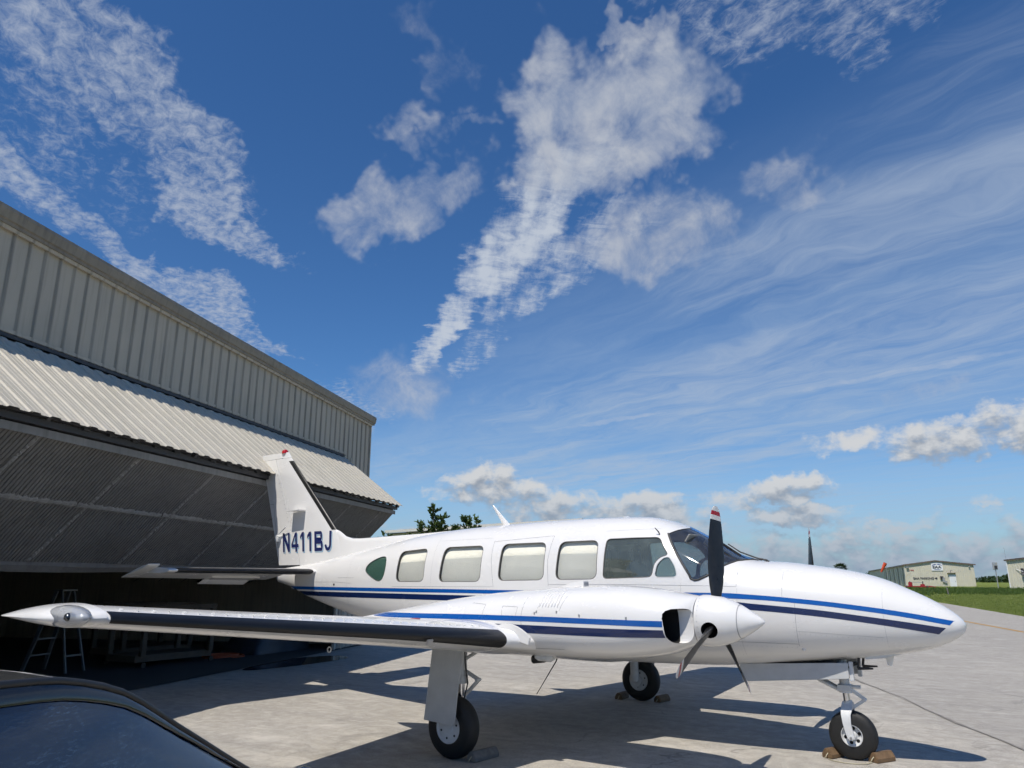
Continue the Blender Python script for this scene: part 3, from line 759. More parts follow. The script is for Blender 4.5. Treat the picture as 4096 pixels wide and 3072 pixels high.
# wings
def w_le(y): return float(np.interp(y, [.4, .75, 1.3, 2.2, 5.83, 6.2], [1.35, 1.25, 1.0, .80, .505, .47]))
def w_te(y): return float(np.interp(y, [.4, 1.72, 2.2, 5.83, 6.2], [-1.35, -1.25, -1.17, -.58, -.52]))
def w_z(y): return float(np.interp(y, [.4, 1.72, 2.3, 5.87, 6.2], [.93, 1.05, 1.10, 1.42, 1.45]))
def w_sec(y, sd, n=22, u0=0., u1=1., g=0.0):
    xl, xt = w_le(y), w_te(y); return surf_sec(xl, xt, sd * y, w_z(y), float(np.interp(y, [.5, 2.3, 5.8], [.150, .140, .118])) , .012, n, u0, u1, g)
for sd in (-1, 1):
    wing = MB().loft([w_sec(y, sd) for y in (.45, .75, 1.05, 1.3, 1.72, 2.2, 2.8, 3.4, 4.0, 4.6, 5.2, 5.83)]).build('wing', 'white_paint', plane, smooth=50)
    def boot_sec(y, g=.004):
        xl, xt = w_le(y), w_te(y); c = xl - xt; tc = float(np.interp(y, [.5, 2.3, 5.8], [.150, .140, .118])); pts = []
        uu, ul = .050, float(np.interp(y, [2.3, 2.7, 3.4, 5.8], [.034, .026, .014, .009]))
        for s_ in np.linspace(1, -1, 23):
            u = (uu if s_ > 0 else ul) * s_ * s_
            th = 5 * tc * c * (.2969 * math.sqrt(u) - .126 * u - .3516 * u * u + .2843 * u ** 3) + g; cm = .012 * c * 4 * u * (1 - u)
            pts.append((xl - c * u + g * (1 - abs(s_)), sd * y, w_z(y) + cm + th * (1 if s_ > 0 else -1) * (min(1, abs(s_) * 6) if abs(s_) < .2 else 1)))
        return pts + [(xl - c * .03, sd * y, w_z(y))]
    MB().loft([boot_sec(y) for y in np.linspace(2.32, 5.80, 9)]).build('deicing_boot', 'boot_rubber', wing, smooth=55)
    # root stub that carries the leading edge into the nacelle
    MB().loft([[(p[0] + q * (1 if k < 6 or k > 40 else 0), p[1], p[2]) for k, p in enumerate(w_sec(y, sd, 22, 0, .4, .002 + q * .05))] for y, q in ((2.0, .16), (2.14, .13), (2.22, .07), (2.28, .025), (2.32, .003))]).build('leading_edge_fillet', 'white_paint', wing, smooth=60)
    # stall fence beside the nacelle
    fp = []
    for u in np.linspace(0, 1, 9): fp.append((.98 - .36 * u, 0, 1.125 + .115 * math.sin(u * 2.2) ** .8))
    fp += [(.60, 0, 1.16), (.80, 0, 1.10), (.96, 0, 1.06)]
    MB().prism(fp, (0, sd * 2.205, 0), (0, sd * 2.225, 0)).build('stall_fence', 'white_paint', wing, bevel=.004)
    # tip fairing
    secs = []
    for y, dl, dt, th in ((5.825, -.012, .0, 1.04), (5.88, -.008, .04, 1.05), (5.94, .03, .10, .98), (5.99, .10, .17, .82), (6.03, .22, .26, .52), (6.045, .34, .38, .2)):
        secs.append(surf_sec(w_le(y) - dl, w_te(y) + dt, sd * y, w_z(5.87) + .003, .118 * th * 1.0 / (1 - (dl + dt) * .5), .01, 22))
    tip = MB().loft(secs).build('wing_tip', 'white_paint', wing, smooth=50)
    ls = []
    for k in range(13):
        a = math.pi * k / 12; r_ = math.sin(a); xx = .335 - .195 * math.cos(a)
        ls.append([(xx, sd * (5.955 + .068 * r_ * math.cos(b) - .06 * (xx - .2)), 1.432 + .062 * r_ * math.sin(b)) for b in np.linspace(0, 2 * math.pi, 20, endpoint=False)])
    lens = MB().loft(ls).build('tip_light_lens', 'lens_glass', wing, smooth=60)
    MB().lathe([(-.03, .022), (.0, .026), (.02, .02), (.03, .0)], (.425, sd * 5.985, 1.432), (.5, sd, .1), 14).build('position_lamp', 'lens_lamp', lens, smooth=50)
    # gaps of aileron and flap, rivets of the rear spar line, vortex tabs, wicks, tie-down ring, stall vane
    gp = MB()
    def top(y, u, l=.0015):
        s_ = w_sec(y, sd, 22, 0, 1); xl, xt = w_le(y), w_te(y); x = xl - (xl - xt) * u
        zs = np.interp(-x, [-q[0] for q in s_[:23]], [q[2] for q in s_[:23]]); return Vector((x, sd * y, float(zs) + l))
    def gapline(a, b, ua, ub):
        for i in range(8):
            t0, t1 = i / 8, (i + 1) / 8; gp.bar(top(a + (b - a) * t0, ua + (ub - ua) * t0), top(a + (b - a) * t1, ua + (ub - ua) * t1), .008, .003)
    gapline(2.2, 5.8, .72, .74); gapline(4.0, 4.001, .72, 1.0); gapline(5.78, 5.781, .72, 1.0)
    gp.build('aileron_gap', 'seam_grey', wing)
    vg = MB()
    for i, y in enumerate(np.linspace(2.5, 5.7, 34)):
        p = top(y, .085); vg.box(p + Vector((0, 0, .006)), (.026, .003, .009), Matrix.Rotation(R(18 if i % 2 else -18), 3, 'Z'))
    vg.build('vortex_tabs', 'white_paint', wing)['kind'] = 'stuff'
    wk = top(5.5, 1.0)
    for y in (4.5, 5.0, 5.5):
        p = top(y, .995); MB().tube([p, p + Vector((-.14, 0, .0))], .0035, 6).build('static_wick', 'dark_metal', wing)
    ring = [Vector((.05 + .020 * math.cos(a), sd * 3.75, w_z(3.75) - .142 + .020 * math.sin(a))) for a in np.linspace(0, 2 * math.pi, 14, endpoint=False)]
    MB().tube(ring, .005, 6, closed=True).build('tie_down_ring', 'gear_white', wing, smooth=60)
    p = Vector((w_le(3.3) + .005, sd * 3.3, w_z(3.3) - .045)); MB().box(p, (.016, .07, .045), Matrix.Rotation(R(20), 3, 'Y')).build('stall_vane', 'bare_metal', wing, bevel=.004)
    cap = [top(2.75, .45), ]
    MB().lathe([(-.004, .045), (.002, .045), (.004, .03)], top(2.9, .3), (0, 0, 1), 20).build('fuel_cap', 'blade_red', wing)

# nacelles
NAC_T = [(-1.62, 1.225, 1.205, .01, 1.215, 2), (-1.46, 1.25, 1.17, .09, 1.21, 2), (-1.11, 1.305, 1.09, .20, 1.2, 2.1), (-.71, 1.367, 1.03, .29, 1.2, 2.2), (-.08, 1.46, .97, .38, 1.2, 2.4), (.38, 1.51, .945, .415, 1.22, 2.5), (.77, 1.54, .938, .43, 1.24, 2.55), (1.23, 1.568, .935, .435, 1.25, 2.6), (1.67, 1.58, .95, .435, 1.26, 2.6), (1.9, 1.568, .97, .428, 1.265, 2.5), (2.1, 1.545, 1.0, .405, 1.27, 2.4), (2.21, 1.527, 1.03, .378, 1.275, 2.3), (2.32, 1.508, 1.072, .315, 1.285, 2.2), (2.385, 1.498, 1.095, .235, 1.292, 2.1), (2.40, 1.49, 1.10, .205, 1.295, 2.0)]
def sync(pts_, sgn): return pts_
for sd in (-1, 1):
    yc = 1.72 * sd
    NB_ = Body(NAC_T, yc)
    nac = MB().loft(NB_.grid(np.r_[np.linspace(-1.62, 2.0, 70), np.linspace(2.02, 2.40, 30)], 72)).build('nacelle', 'white_paint', plane)
    ct = MB()
    for s2 in (-1, 1):
        pts = fillet([(.175, 1.14), (.185, 1.365), (.23, 1.402), (.378, 1.388), (.378, 1.20), (.30, 1.122), (.20, 1.118)], it=2)
        n = len(pts); poly = [(0, yc + s2 * a, b) for a, b in pts]
        vs = [(1.86, p[1], p[2]) for p in poly] + [(2.7, p[1], p[2]) for p in poly]
        ct.add(vs, [tuple(range(n - 1, -1, -1)), tuple(range(n, 2 * n))], 0)
        for k in range(n):
            inner = max(pts[k][0], pts[(k + 1) % n][0]) < .225
            m0, m1 = ((2.275, p[1], p[2]) for p in (poly[k], poly[(k + 1) % n]))
            ct.add([vs[k], vs[(k + 1) % n], m1, m0], [(0, 1, 2, 3)], 0)
            ct.add([m0, m1, vs[n + (k + 1) % n], vs[n + k]], [(0, 1, 2, 3)], 1 if inner else 0)
    co = ct.build('cutter', ['inlet_dark', 'white_paint'])  # inlet depths painted near-black for shade; only the front inner wall is white
    bm = bmesh.new(); bm.from_mesh(co.data); bmesh.ops.remove_doubles(bm, verts=bm.verts, dist=1e-5); bmesh.ops.recalc_face_normals(bm, faces=bm.faces); bm.to_mesh(co.data); bm.free()
    boolean(nac, co)
    NB_.skin(nac)
    for s2 in (-1, 1):
        NB_.ribbon([(-1.40, 1.251), (-1.15, 1.283), (-.6, 1.293), (.3, 1.306), (.83, 1.307), (1.65, 1.302), (2.205, 1.298)], [(-1.36, 1.243), (-1.1, 1.24), (-.6, 1.247), (.3, 1.258), (.83, 1.261), (1.65, 1.256), (2.205, 1.25)], s2).build('stripe', 'blue_paint', nac, smooth=60, fix=False)
        NB_.ribbon([(.35, 1.229), (.64, 1.230), (1.64, 1.225), (2.205, 1.226)], [(.45, 1.157), (.83, 1.159), (1.64, 1.157), (2.215, 1.165)], s2).build('stripe', 'navy_paint', nac, smooth=60, fix=False)
        for ln in ([(.86, 1.545), (.83, 1.3), (.86, .97)], [(.60, 1.39), (.78, 1.385), (.77, 1.30)], [(.60, 1.39), (.605, 1.30)], [(1.01, 1.375), (1.04, 1.55)], [(1.24, 1.36), (1.31, 1.555)], [(.80, 1.02), (1.25, 1.03), (1.24, .975)], [(.20, 1.41), (.38, 1.40), (.37, 1.30)]):
            NB_.line(ln, s2, .004).build('panel_seam', 'seam_grey', nac, fix=False)
    # louvres on the outboard shoulder
    for k in range(7):
        x = 1.045 + k * .032; lv = []
        for z in np.linspace(1.545, 1.385, 9):
            lv.append(NB_.at(x + (1.545 - z) * -.14, z, sd, .001))
        MB().tube(lv, [.002] + [.0075] * 7 + [.002], 6).build('louvre', 'white_paint', nac, smooth=60)
    for k, (x, z) in enumerate(((1.0, 1.348), (1.215, 1.35), (1.45, 1.325), (1.9, 1.315), (.98, 1.335))):
        p = NB_.at(x, z, sd, .0); MB().box(p, (.014, .012, .02)).build('cowl_latch', 'bare_metal', nac, bevel=.002)
    sc = MB().loft([[(x, yc + sd * -.10 + q * w, z) for q, z in ((-1, 1.555), (-.9, 1.555 + h), (.9, 1.555 + h), (1, 1.555))] for x, w, h in ((.98, .035, .012), (1.08, .05, .045), (1.20, .055, .062), (1.235, .055, .062))])
    sc.build('air_scoop', 'white_paint', nac, smooth=40)
    MB().box((1.237, yc - sd * .10, 1.592), (.004, .085, .030)).build('scoop_mouth', 'seam_grey', nac)
    # belly fairings and exhaust
    MB().lathe([(0, .03), (.03, .045), (.16, .05), (.20, .03)], (.80, yc + .12 * sd, .935), (1, 0, .0), 14).build('belly_fairing', 'gear_white', nac, smooth=50)
    MB().tube([(.95, yc - .08, .96), (.86, yc - .08, .91), (.74, yc - .08, .895)], .038, 12).build('exhaust_pipe', 'dark_metal', nac, smooth=50)
    # spinner and propeller
    hub = (2.41, yc, 1.295)
    spn = MB().lathe([(0, .0), (0, .205), (.03, .212), (.10, .211), (.18, .198), (.27, .168), (.36, .124), (.44, .074), (.50, .034), (.525, .012), (.53, 0)], hub, (1, 0, 0), 64).build('spinner', 'white_paint', plane)
    axs = []
    for k in range(3):
        a = R(10 + 120 * k); axs.append(Vector((0, math.sin(a), math.cos(a))))
    ct = MB()
    for d in axs:
        ct.lathe([(.05, .058), (.40, .082)], (2.535, yc, 1.295), d, 20)
    boolean(spn, ct.build('cutter', 'inlet_dark')); shade(spn.data, 28)
    MB().lathe([(.335, .1385), (.338, .139), (.342, .136)], hub, (1, 0, 0), 48, cap=False).build('spinner_seam', 'seam_grey', spn, smooth=60)
    rv = MB()
    for k in range(30):
        a = 2 * math.pi * k / 30; rv.lathe([(0, .004), (.003, .003)], (2.44, yc + .211 * math.cos(a), 1.295 + .211 * math.sin(a)), (0, math.cos(a), math.sin(a)), 6)
    rv.build('spinner_screws', 'bare_metal', spn)['kind'] = 'stuff'
    for d in axs:
        side = Vector((1, 0, 0)).cross(d)
        st_r = [.10, .16, .22, .30, .42, .55, .68, .80, .862, .8621, .905, .9051, .943, .9431, .965, .982, .990]
        ch = np.interp(st_r, [.10, .22, .35, .55, .75, .90, .95, .975, .99], [.055, .095, .15, .178, .165, .128, .105, .078, .03])
        tk = np.interp(st_r, [.10, .22, .4, .7, .99], [.055, .05, .03, .018, .006])
        secs = []
        for r_, c_, t_ in zip(st_r, ch, tk):
            be = R(float(np.interp(r_, [.1, .3, .6, .99], [58, 44, 30, 19]))); cd = side * math.cos(be) * sd + Vector((1, 0, 0)) * math.sin(be); nd = cd.cross(d)
            o = Vector((2.535, yc, 1.295)) + d * r_
            secs.append([o + cd * c_ * (math.cos(b) * .5) + nd * t_ * .5 * math.sin(b) * (1 - .25 * math.cos(b)) for b in np.linspace(0, 2 * math.pi, 18, endpoint=False)])
        mb = MB(); mb.loft(secs); n = 18
        for i in range(len(secs) - 1):
            r_ = .5 * (st_r[i] + st_r[i + 1]); mi = 0 if r_ < .862 else 1 if r_ < .905 else 2 if r_ < .943 else 1
            for k in range(n): mb.mi[i * n + k] = mi
        mb.mi[-1] = 1
        mb.build('propeller_blade', ['blade_black', 'blade_white', 'blade_red'], plane, smooth=50)

# landing gear
def wheel(name, c, r, w, rim_r, parent, hubm='gear_white', mainw=True):
    t = MB(); p = []
    for q in np.linspace(0, math.pi, 15):
        p.append((-w / 2 * math.cos(q) * (1 if abs(math.cos(q)) < .9 else .97), rim_r + (r - rim_r) * (math.sin(q) ** .55)))
    for i in (6, 8):
        p[i] = (p[i][0], p[i][1] - .004)
    t.lathe(p + [(w / 2 * .8, rim_r * .92), (-w / 2 * .8, rim_r * .92), p[0]], c, (0, 1, 0), 48, cap=False)
    # the tyre flattens where it carries the weight
    t.v = [(x, y + (0 if z > .03 else (y - c[1]) * .12), max(z, .001)) for x, y, z in t.v]
    ty = t.build(name, 'tyre_rubber', parent, smooth=50)
    rims = [MB(), MB()]
    if mainw:
        rims[0].lathe([(-w * .42, rim_r * .9), (-w * .46, rim_r), (-w * .47, rim_r * .95), (-w * .40, rim_r * .86), (-w * .38, .05), (-w * .43, .045), (-w * .43, 0)], c, (0, 1, 0), 36, cap=False)
        rims[1].lathe([(w * .42, rim_r * .9), (w * .46, rim_r), (w * .47, rim_r * .95), (w * .40, rim_r * .86), (w * .38, .05), (w * .43, .045), (w * .43, 0)], c, (0, 1, 0), 36, cap=False)
    else:
        for s_ in (-1, 1):
            rims[(s_ + 1) // 2].lathe([(s_ * w * .3, rim_r * .9), (s_ * w * .46, rim_r), (s_ * w * .47, rim_r * .93), (s_ * w * .30, rim_r * .84), (s_ * w * .22, rim_r * .45), (s_ * w * .34, rim_r * .38), (s_ * w * .40, rim_r * .3), (s_ * w * .40, 0)], c, (0, 1, 0), 36, cap=False)
    for rm in rims: rm.build('rim', hubm, ty, smooth=40)
    bo = MB()
    nb = 6
    for k in range(nb):
        a = 2 * math.pi * k / nb + .3
        for s_ in (-1, 1):
            bo.lathe([(0, .010 if mainw else .016), (s_ * .004, .010 if mainw else .016)], (c[0] + math.cos(a) * rim_r * .66, c[1] + s_ * w * (.385 if mainw else .27), c[2] + math.sin(a) * rim_r * .66), (0, 1, 0), 10)
    bo.build('rim_holes', 'inlet_dark', ty)['kind'] = 'stuff'
    return ty
for sd in (-1, 1):
    g = sd
    leg = MB(); leg.tube([(0, g * 1.965, 1.10), (0, g * 1.965, .66)], .058, 18); leg.tube([(0, g * 1.965, .72), (0, g * 1.965, .65)], .068, 18)
    leg.tube([(.02, g * 1.965, .95), (.36, g * 1.90, 1.00)], .022, 10); leg.tube([(.06, g * 1.965, .88), (.26, g * 1.965, .985)], .017, 8)
    lg = leg.build('main_gear_leg', 'gear_white', plane, smooth=50)
    MB().tube([(0, g * 1.965, .70), (0, g * 1.965, .44)], .040, 16).build('oleo_piston', 'chrome', lg, smooth=60)
    ax = MB(); ax.tube([(0, g * 1.965, .52), (0, g * 1.965, .27)], [.055, .06], 16); ax.tube([(0, g * 1.94, .27), (0, g * 2.15, .27)], .030, 12); ax.lathe([(0, .085), (.012, .085)], (0, g * 1.985, .27), (0, g, 0), 20)
    ax.build('axle', 'gear_white', lg, smooth=50)
    tq = MB(); tq.bar((.055, g * 1.965, .765), (.215, g * 1.965, .695), .02, .05, up=(0, 1, 0)); tq.bar((.215, g * 1.965, .69), (.05, g * 1.965, .54), .02, .05, up=(0, 1, 0)); tq.tube([(.21, g * 1.93, .693), (.21, g * 2.0, .693)], .016, 8)
    tq.build('torque_link', 'gear_white', lg)
    MB().tube([(.05, g * 1.98, .95), (.075, g * 1.99, .8), (.10, g * 1.985, .66), (.06, g * 1.99, .5), (.03, g * 1.985, .36)], .007, 6).build('brake_hose', 'frame_rubber', lg, smooth=60)
    wheel('main_wheel', (0.03, g * 2.105, .278), .281, .19, .142, plane)
    dr = [(-.125, 1.03), (.255, 1.03), (.19, .62), (.165, .385), (.145, .312), (-.215, .338)]
    d_ = MB().prism([(x, 0, z) for x, z in dr], (0, g * 2.245, 0), (0, g * 2.262, 0)).build('gear_door', 'door_grey', plane, bevel=.004)
    rod = MB(); rod.tube([(0, g * 2.0, .80), (.02, g * 2.245, .78)], .012, 8); rod.tube([(0, g * 2.0, .5), (0, g * 2.245, .5)], .012, 8); rod.build('door_rod', 'gear_white', d_)
    # open wheel well under the wing
    MB().box((0.08, g * 1.66, .965), (.62, .72, .02)).build('wheel_well', 'inlet_dark', plane)
ng = MB(); ng.tube([(3.145, 0, .92), (3.150, 0, .60)], .046, 18); ng.tube([(3.15, 0, .66), (3.15, 0, .585)], .060, 18); ng.box((3.15, 0, .63), (.12, .13, .05)); ng.tube([(3.155, 0, .64), (3.29, 0, .64)], .017, 10)
ng.tube([(3.12, -.03, .60), (2.93, -.05, .69), (2.80, -.05, .84)], .018, 10); ng.tube([(3.12, .03, .60), (2.93, .05, .69), (2.80, .05, .84)], .018, 10)
ngo = ng.build('nose_gear_leg', 'gear_white', plane, smooth=40)
MB().tube([(3.15, 0, .62), (3.16, 0, .45)], .031, 16).build('oleo_piston', 'chrome', ngo, smooth=60)
fk = MB(); fk.tube([(3.155, 0, .51), (3.165, 0, .45)], .046, 16)
for s_ in (-1, 1):
    fk.loft([[(x + w_, s_ * y - d_, z), (x + w_, s_ * y + d_, z), (x - w_, s_ * y + d_, z), (x - w_, s_ * y - d_, z)] for x, y, z, w_, d_ in ((3.16, .02, .50, .045, .018), (3.155, .06, .445, .05, .015), (3.15, .095, .40, .042, .012), (3.153, .103, .32, .036, .011), (3.168, .103, .24, .034, .011), (3.178, .103, .19, .030, .010))])
fk.tube([(3.178, -.118, .20), (3.178, .118, .20)], .022, 14)
fk.build('nose_fork', 'gear_white', ngo, smooth=40)
MB().tube([(3.178, -.126, .20), (3.178, .126, .20)], .012, 12).build('axle_bolt', 'bare_metal', ngo, smooth=50)
tq = MB(); tq.bar((3.185, 0, .625), (3.315, 0, .535), .03, .022, up=(0, 1, 0)); tq.bar((3.315, 0, .53), (3.195, 0, .45), .03, .022, up=(0, 1, 0)); tq.tube([(3.315, -.028, .532), (3.315, .028, .532)], .013, 8)
tq.build('torque_link', 'gear_white', ngo)
wheel('nose_wheel', (3.178, 0, .214), .218, .152, .098, plane, 'gear_white', False)
for s_ in (-1, 1):
    nd = MB().prism([(2.22, 0, .812), (3.246, 0, .877), (3.243, 0, .735), (2.24, 0, .645)], (0, s_ * .235, 0), (0, s_ * .247, 0)).build('nose_gear_door', 'door_grey', plane, bevel=.003)
    MB().box((3.262, s_ * .20, .80), (.035, .04, .17)).build('door_hinge', 'gear_white', nd, bevel=.004)
    pt = MB(); pt.bar((3.325, s_ * .12, .92), (3.31, s_ * .12, .825), .03, .02); pt.tube([(3.305, s_ * .12, .822), (3.36, s_ * .12, .822), (3.44, s_ * .12, .826)], [.014, .012, .008], 10); pt.build('pitot_tube', 'dark_metal', plane, smooth=50)
MB().box((2.75, 0, .835), (1.0, .44, .02)).build('nose_wheel_well', 'inlet_dark', plane)
MB().box((2.30, -.18, .80), (.05, .03, .03)).build('drain_fitting', 'bare_metal', plane)
MB().loft([[(x + a, w_, z) for a, w_ in ((l, 0), (l * .3, .008), (-l, 0), (l * .3, -.008))] for x, z, l in ((3.57, .94, .042), (3.572, .89, .030), (3.568, .85, .020))]).build('blade_antenna', 'white_paint', plane, smooth=50)
# intake step on the nose underside
MB().loft([[(x, -w_, zt), (x, -w_, zb), (x, w_, zb), (x, w_, zt)] for x, w_, zt, zb in ((3.38, .15, .97, .905), (3.55, .14, .98, .925), (3.70, .06, .99, .965))]).build('nose_intake', 'gear_white', plane, bevel=.008)
# roof and belly antennas, wiper, thermometer
MB().loft([[(x + a * l, w_ * t_, z) for a, w_ in ((1, 0), (.3, 1), (-1, 0), (.3, -1))] for x, z, l, t_ in ((-.80, 2.29, .085, .02), (-.83, 2.34, .055, .016), (-.93, 2.46, .035, .012), (-1.045, 2.595, .014, .006))]).build('roof_antenna', 'white_paint', plane, smooth=50)
MB().lathe([(-.02, .05), (.008, .05), (.014, .03), (.016, 0)], (.92, 0, 2.342), (0, 0, 1), 20).build('roof_fitting', 'white_paint', plane, smooth=50)
pr = FUS.at(1.53, 2.10, -1)
MB().tube([pr + Vector((0, .02, -.02)), pr + Vector((-.005, -.015, .03)), pr + Vector((-.035, -.04, .075))], [.006, .007, .004], 8).build('temperature_probe', 'dark_metal', plane, smooth=50)
wp = MB()
wp.tube([(2.545, -.10, 1.825), (2.45, -.12, 1.848), (2.28, -.14, 1.915), (2.16, -.15, 2.0)], [.010, .008, .007, .006], 8); wp.bar((2.30, -.20, 1.875), (2.05, -.13, 2.035), .012, .022)
wp.bar((2.20, -.185, 1.945), (2.02, -.14, 2.055), .008, .015)
wp.build('wiper', 'dark_metal', plane, smooth=40)
MB().lathe([(0, .02), (.012, .018), (.014, 0)], (2.545, -.10, 1.812), (0, 0, 1), 14).build('wiper_pivot', 'dark_metal', plane, smooth=50)
MB().tube([(-.03, -.05, .77), (-.06, -.05, .69), (-.34, -.05, .30)], [.012, .008, .004], 8).build('belly_antenna', 'dark_metal', plane, smooth=50)
MB().tube([(-4.92 + .04 * math.cos(a), -.02, 1.53 + .035 * math.sin(a)) for a in np.linspace(0, 2 * math.pi, 10, endpoint=False)], .006, 6, closed=True).build('tail_ring', 'gear_white', plane, smooth=60)

# ------------------------------------------------------------------ ground
rnd = random.Random(7)
def m_apron(dark):
    def b(t):
        p = geopos(t)
        big = t.noise(p, .35, 5, .6)
        mid = t.noise(t.mapping(p, rot=(0, 0, R(-25)), scale=(.5, 2.2, 1)), 1.3, 6, .65)
        fine = t.noise(p, 55, 4, .7)
        grit = t.noise(p, 170, 2, .6)
        c = t.mix(t.rng(big, .3, .7), (.39, .358, .305, 1), (.54, .502, .435, 1))
        c = t.mix(t.rng(mid, .42, .72, 0, .6), c, (.225, .212, .194, 1))
        c = t.mix(t.rng(fine, .38, .66, 0, .75), c, (.20, .188, .17, 1))
        blot = t.noise(p, 7.0, 5, .62); pit = t.noise(t.mapping(p, scale=(1, 1.6, 1)), 21.0, 3, .6)
        c = t.mix(t.rng(blot, .50, .70, 0, .42), c, (.25, .228, .195, 1))
        c = t.mix(t.rng(blot, .50, .28, 0, .42), c, (.60, .565, .50, 1))
        c = t.mix(t.rng(pit, .56, .74, 0, .45), c, (.20, .19, .175, 1))
        strk = t.noise(t.mapping(p, rot=(0, 0, R(12)), scale=(.55, 7.0, 1)), 1.1, 5, .6)
        c = t.mix(t.rng(strk, .54, .74, 0, .42), c, (.22, .21, .195, 1))
        spots = t.vor(p, .9, 'F1'); c = t.mix(t.rng(t.math('ADD', spots, t.math('MULTIPLY', t.math('SUBTRACT', pit, .5), .25)), .03, .11, .45, 0), c, (.13, .125, .115, 1))
        c = t.mix(t.rng(grit, .54, .68, 0, .75), c, (.66, .63, .57, 1))
        # oil and water stains
        st = t.noise(t.mapping(p, loc=(3.1, 1.7, 0)), .9, 4, .5, 1.2)
        c = t.mix(t.rng(st, .62, .74, 0, .38), c, (.15, .14, .13, 1))
        wh = t.noise(t.mapping(p, loc=(9.1, 4.7, 0), scale=(1, 1.8, 1)), .8, 5, .7, .6)
        c = t.mix(t.rng(wh, .56, .70, 0, .5), c, (.60, .565, .50, 1))
        # hairline cracks
        cr = t.vor(t.vmath('ADD', p, t.vmath('SCALE', t.node_noise3(p, 1.4), .9)), .23, 'DISTANCE_TO_EDGE')
        c = t.mix(t.math('MULTIPLY', t.rng(cr, .001, .004, .55, 0), t.rng(t.noise(p, .8, 2), .5, .6)), c, (.15, .145, .135, 1))
        if dark:
            c = t.mix(.24, c, (.25, .238, .22, 1))
        n = t.bump(t.math('ADD', t.math('MULTIPLY', fine, .7), t.math('MULTIPLY', grit, .5)), .35, .006)
        return principled(t, c, t.rng(big, .3, .7, .78, .92), 0, n, spec=.25)
    return b
def _n3(s, vec, scale):
    n = s.node('ShaderNodeTexNoise'); s.set(n.inputs['Vector'], vec); n.inputs['Scale'].default_value = scale; n.inputs['Detail'].default_value = 4
    return n.outputs['Color']
NT.node_noise3 = _n3
mat('apron_concrete', m_apron(False)); mat('taxiway_asphalt', m_apron(True))
def m_grass(t):
    p = geopos(t)
    a = t.noise(p, .22, 5, .6); b_ = t.noise(t.mapping(p, scale=(1, .35, 1)), 2.4, 6, .7); f = t.noise(p, 30, 3, .7)
    c = t.mix(t.rng(a, .35, .65), (.15, .205, .036, 1), (.25, .29, .075, 1))
    c = t.mix(t.rng(b_, .45, .7, 0, .6), c, (.27, .29, .085, 1))
    c = t.mix(t.rng(f, .4, .7, 0, .6), c, (.10, .145, .024, 1))
    return principled(t, c, .9, 0, t.bump(t.math('ADD', b_, f), 1.0, .12), spec=.15)
mat('grass', m_grass)
def m_leaf(c0, c1, name):
    def b(t):
        n = t.noise(geopos(t), 6, 3, .6)
        c = t.mix(t.rng(n, .3, .7), rgba(c0), rgba(c1))
        d = t.node('ShaderNodeBsdfTranslucent'); t.set(d.inputs[0], c)
        m = t.node('ShaderNodeMixShader'); m.inputs[0].default_value = .22
        t.set(m.inputs[1], principled(t, c, .55, spec=.35)); t.set(m.inputs[2], d.outputs[0]); return m.outputs[0]
    return mat(name, b)
m_leaf((.028, .065, .012), (.075, .13, .028), 'leaf_dark'); m_leaf((.12, .18, .03), (.23, .27, .065), 'leaf_weed'); m_leaf((.022, .045, .014), (.05, .08, .026), 'leaf_far')
simple('yellow_marking', (.44, .245, .045), .8, var=.25, vscale=5); simple('tar_joint', (.225, .21, .19), .85, var=.3, vscale=9)
simple('white_mark', (.7, .69, .66), .8)
simple('bark', (.13, .10, .075), .9, var=.25, vscale=14, bump=.5)

EDGE0, EDGE1 = Vector((4.15, 34.7)), Vector((-5.8, 76.4))
ED = (EDGE1 - EDGE0).normalized(); EN = Vector((ED.y, -ED.x))      # EN points onto the grass
def field_z(x, y):
    s = (x - EDGE0.x) * EN.x + (y - EDGE0.y) * EN.y
    d = math.hypot(x - 4.8, y + 8.1)
    h = float(np.interp(d, [0, 38, 60, 85, 110, 150, 400, 3000], [-.04, -.02, .16, .36, .50, .58, .6, .6]))
    return h * float(np.interp(s, [0, 3], [0, 1])) - (.045 if s < 0 else .045 * float(np.interp(s, [0, .5], [1, 0])))
ax_ = np.sign(np.linspace(-1, 1, 150)) * (np.abs(np.linspace(-1, 1, 150)) ** 2.6) * 2600
V = [(float(x), float(y) + 40, field_z(x, y + 40)) for y in ax_ for x in ax_]
n = len(ax_)
g = MB().add(V, [(j * n + i, j * n + i + 1, (j + 1) * n + i + 1, (j + 1) * n + i) for j in range(n - 1) for i in range(n - 1)]).build('grass_field', 'grass', smooth=60, fix=False); kind(g, 'structure')
def sheet(name, pts, z, m, k='structure'):
    o = MB().add([(x, y, z) for x, y in pts], [tuple(range(len(pts)))]).build(name, m, fix=False)
    if o.data.polygons[0].normal.z < 0: o.data.flip_normals()
    return kind(o, k)
E0 = EDGE0 - ED * 60; E1 = EDGE0 + ED * 240
sheet('apron', [(-60, -60), (E0.x, -60), (E0.x, E0.y), (E1.x, E1.y), (-60, E1.y * .6), (-40, 40), (-20, 26), (-9.0, 12), (-8.6, 7.6), (-12, 6.6), (-60, -12)], 0.0, 'apron_concrete')
SA, SB = Vector((2.072, 6.225)), Vector((4.477, 1.317)); SD = (SB - SA).normalized()
T0, T1 = SA + SD * 40, SA - SD * 90
sheet('taxiway', [(T0.x, T0.y), (E0.x - .2, E0.y), ((EDGE0 + ED * 200).x - .2, (EDGE0 + ED * 200).y), (T1.x, T1.y)], .004, 'taxiway_asphalt')
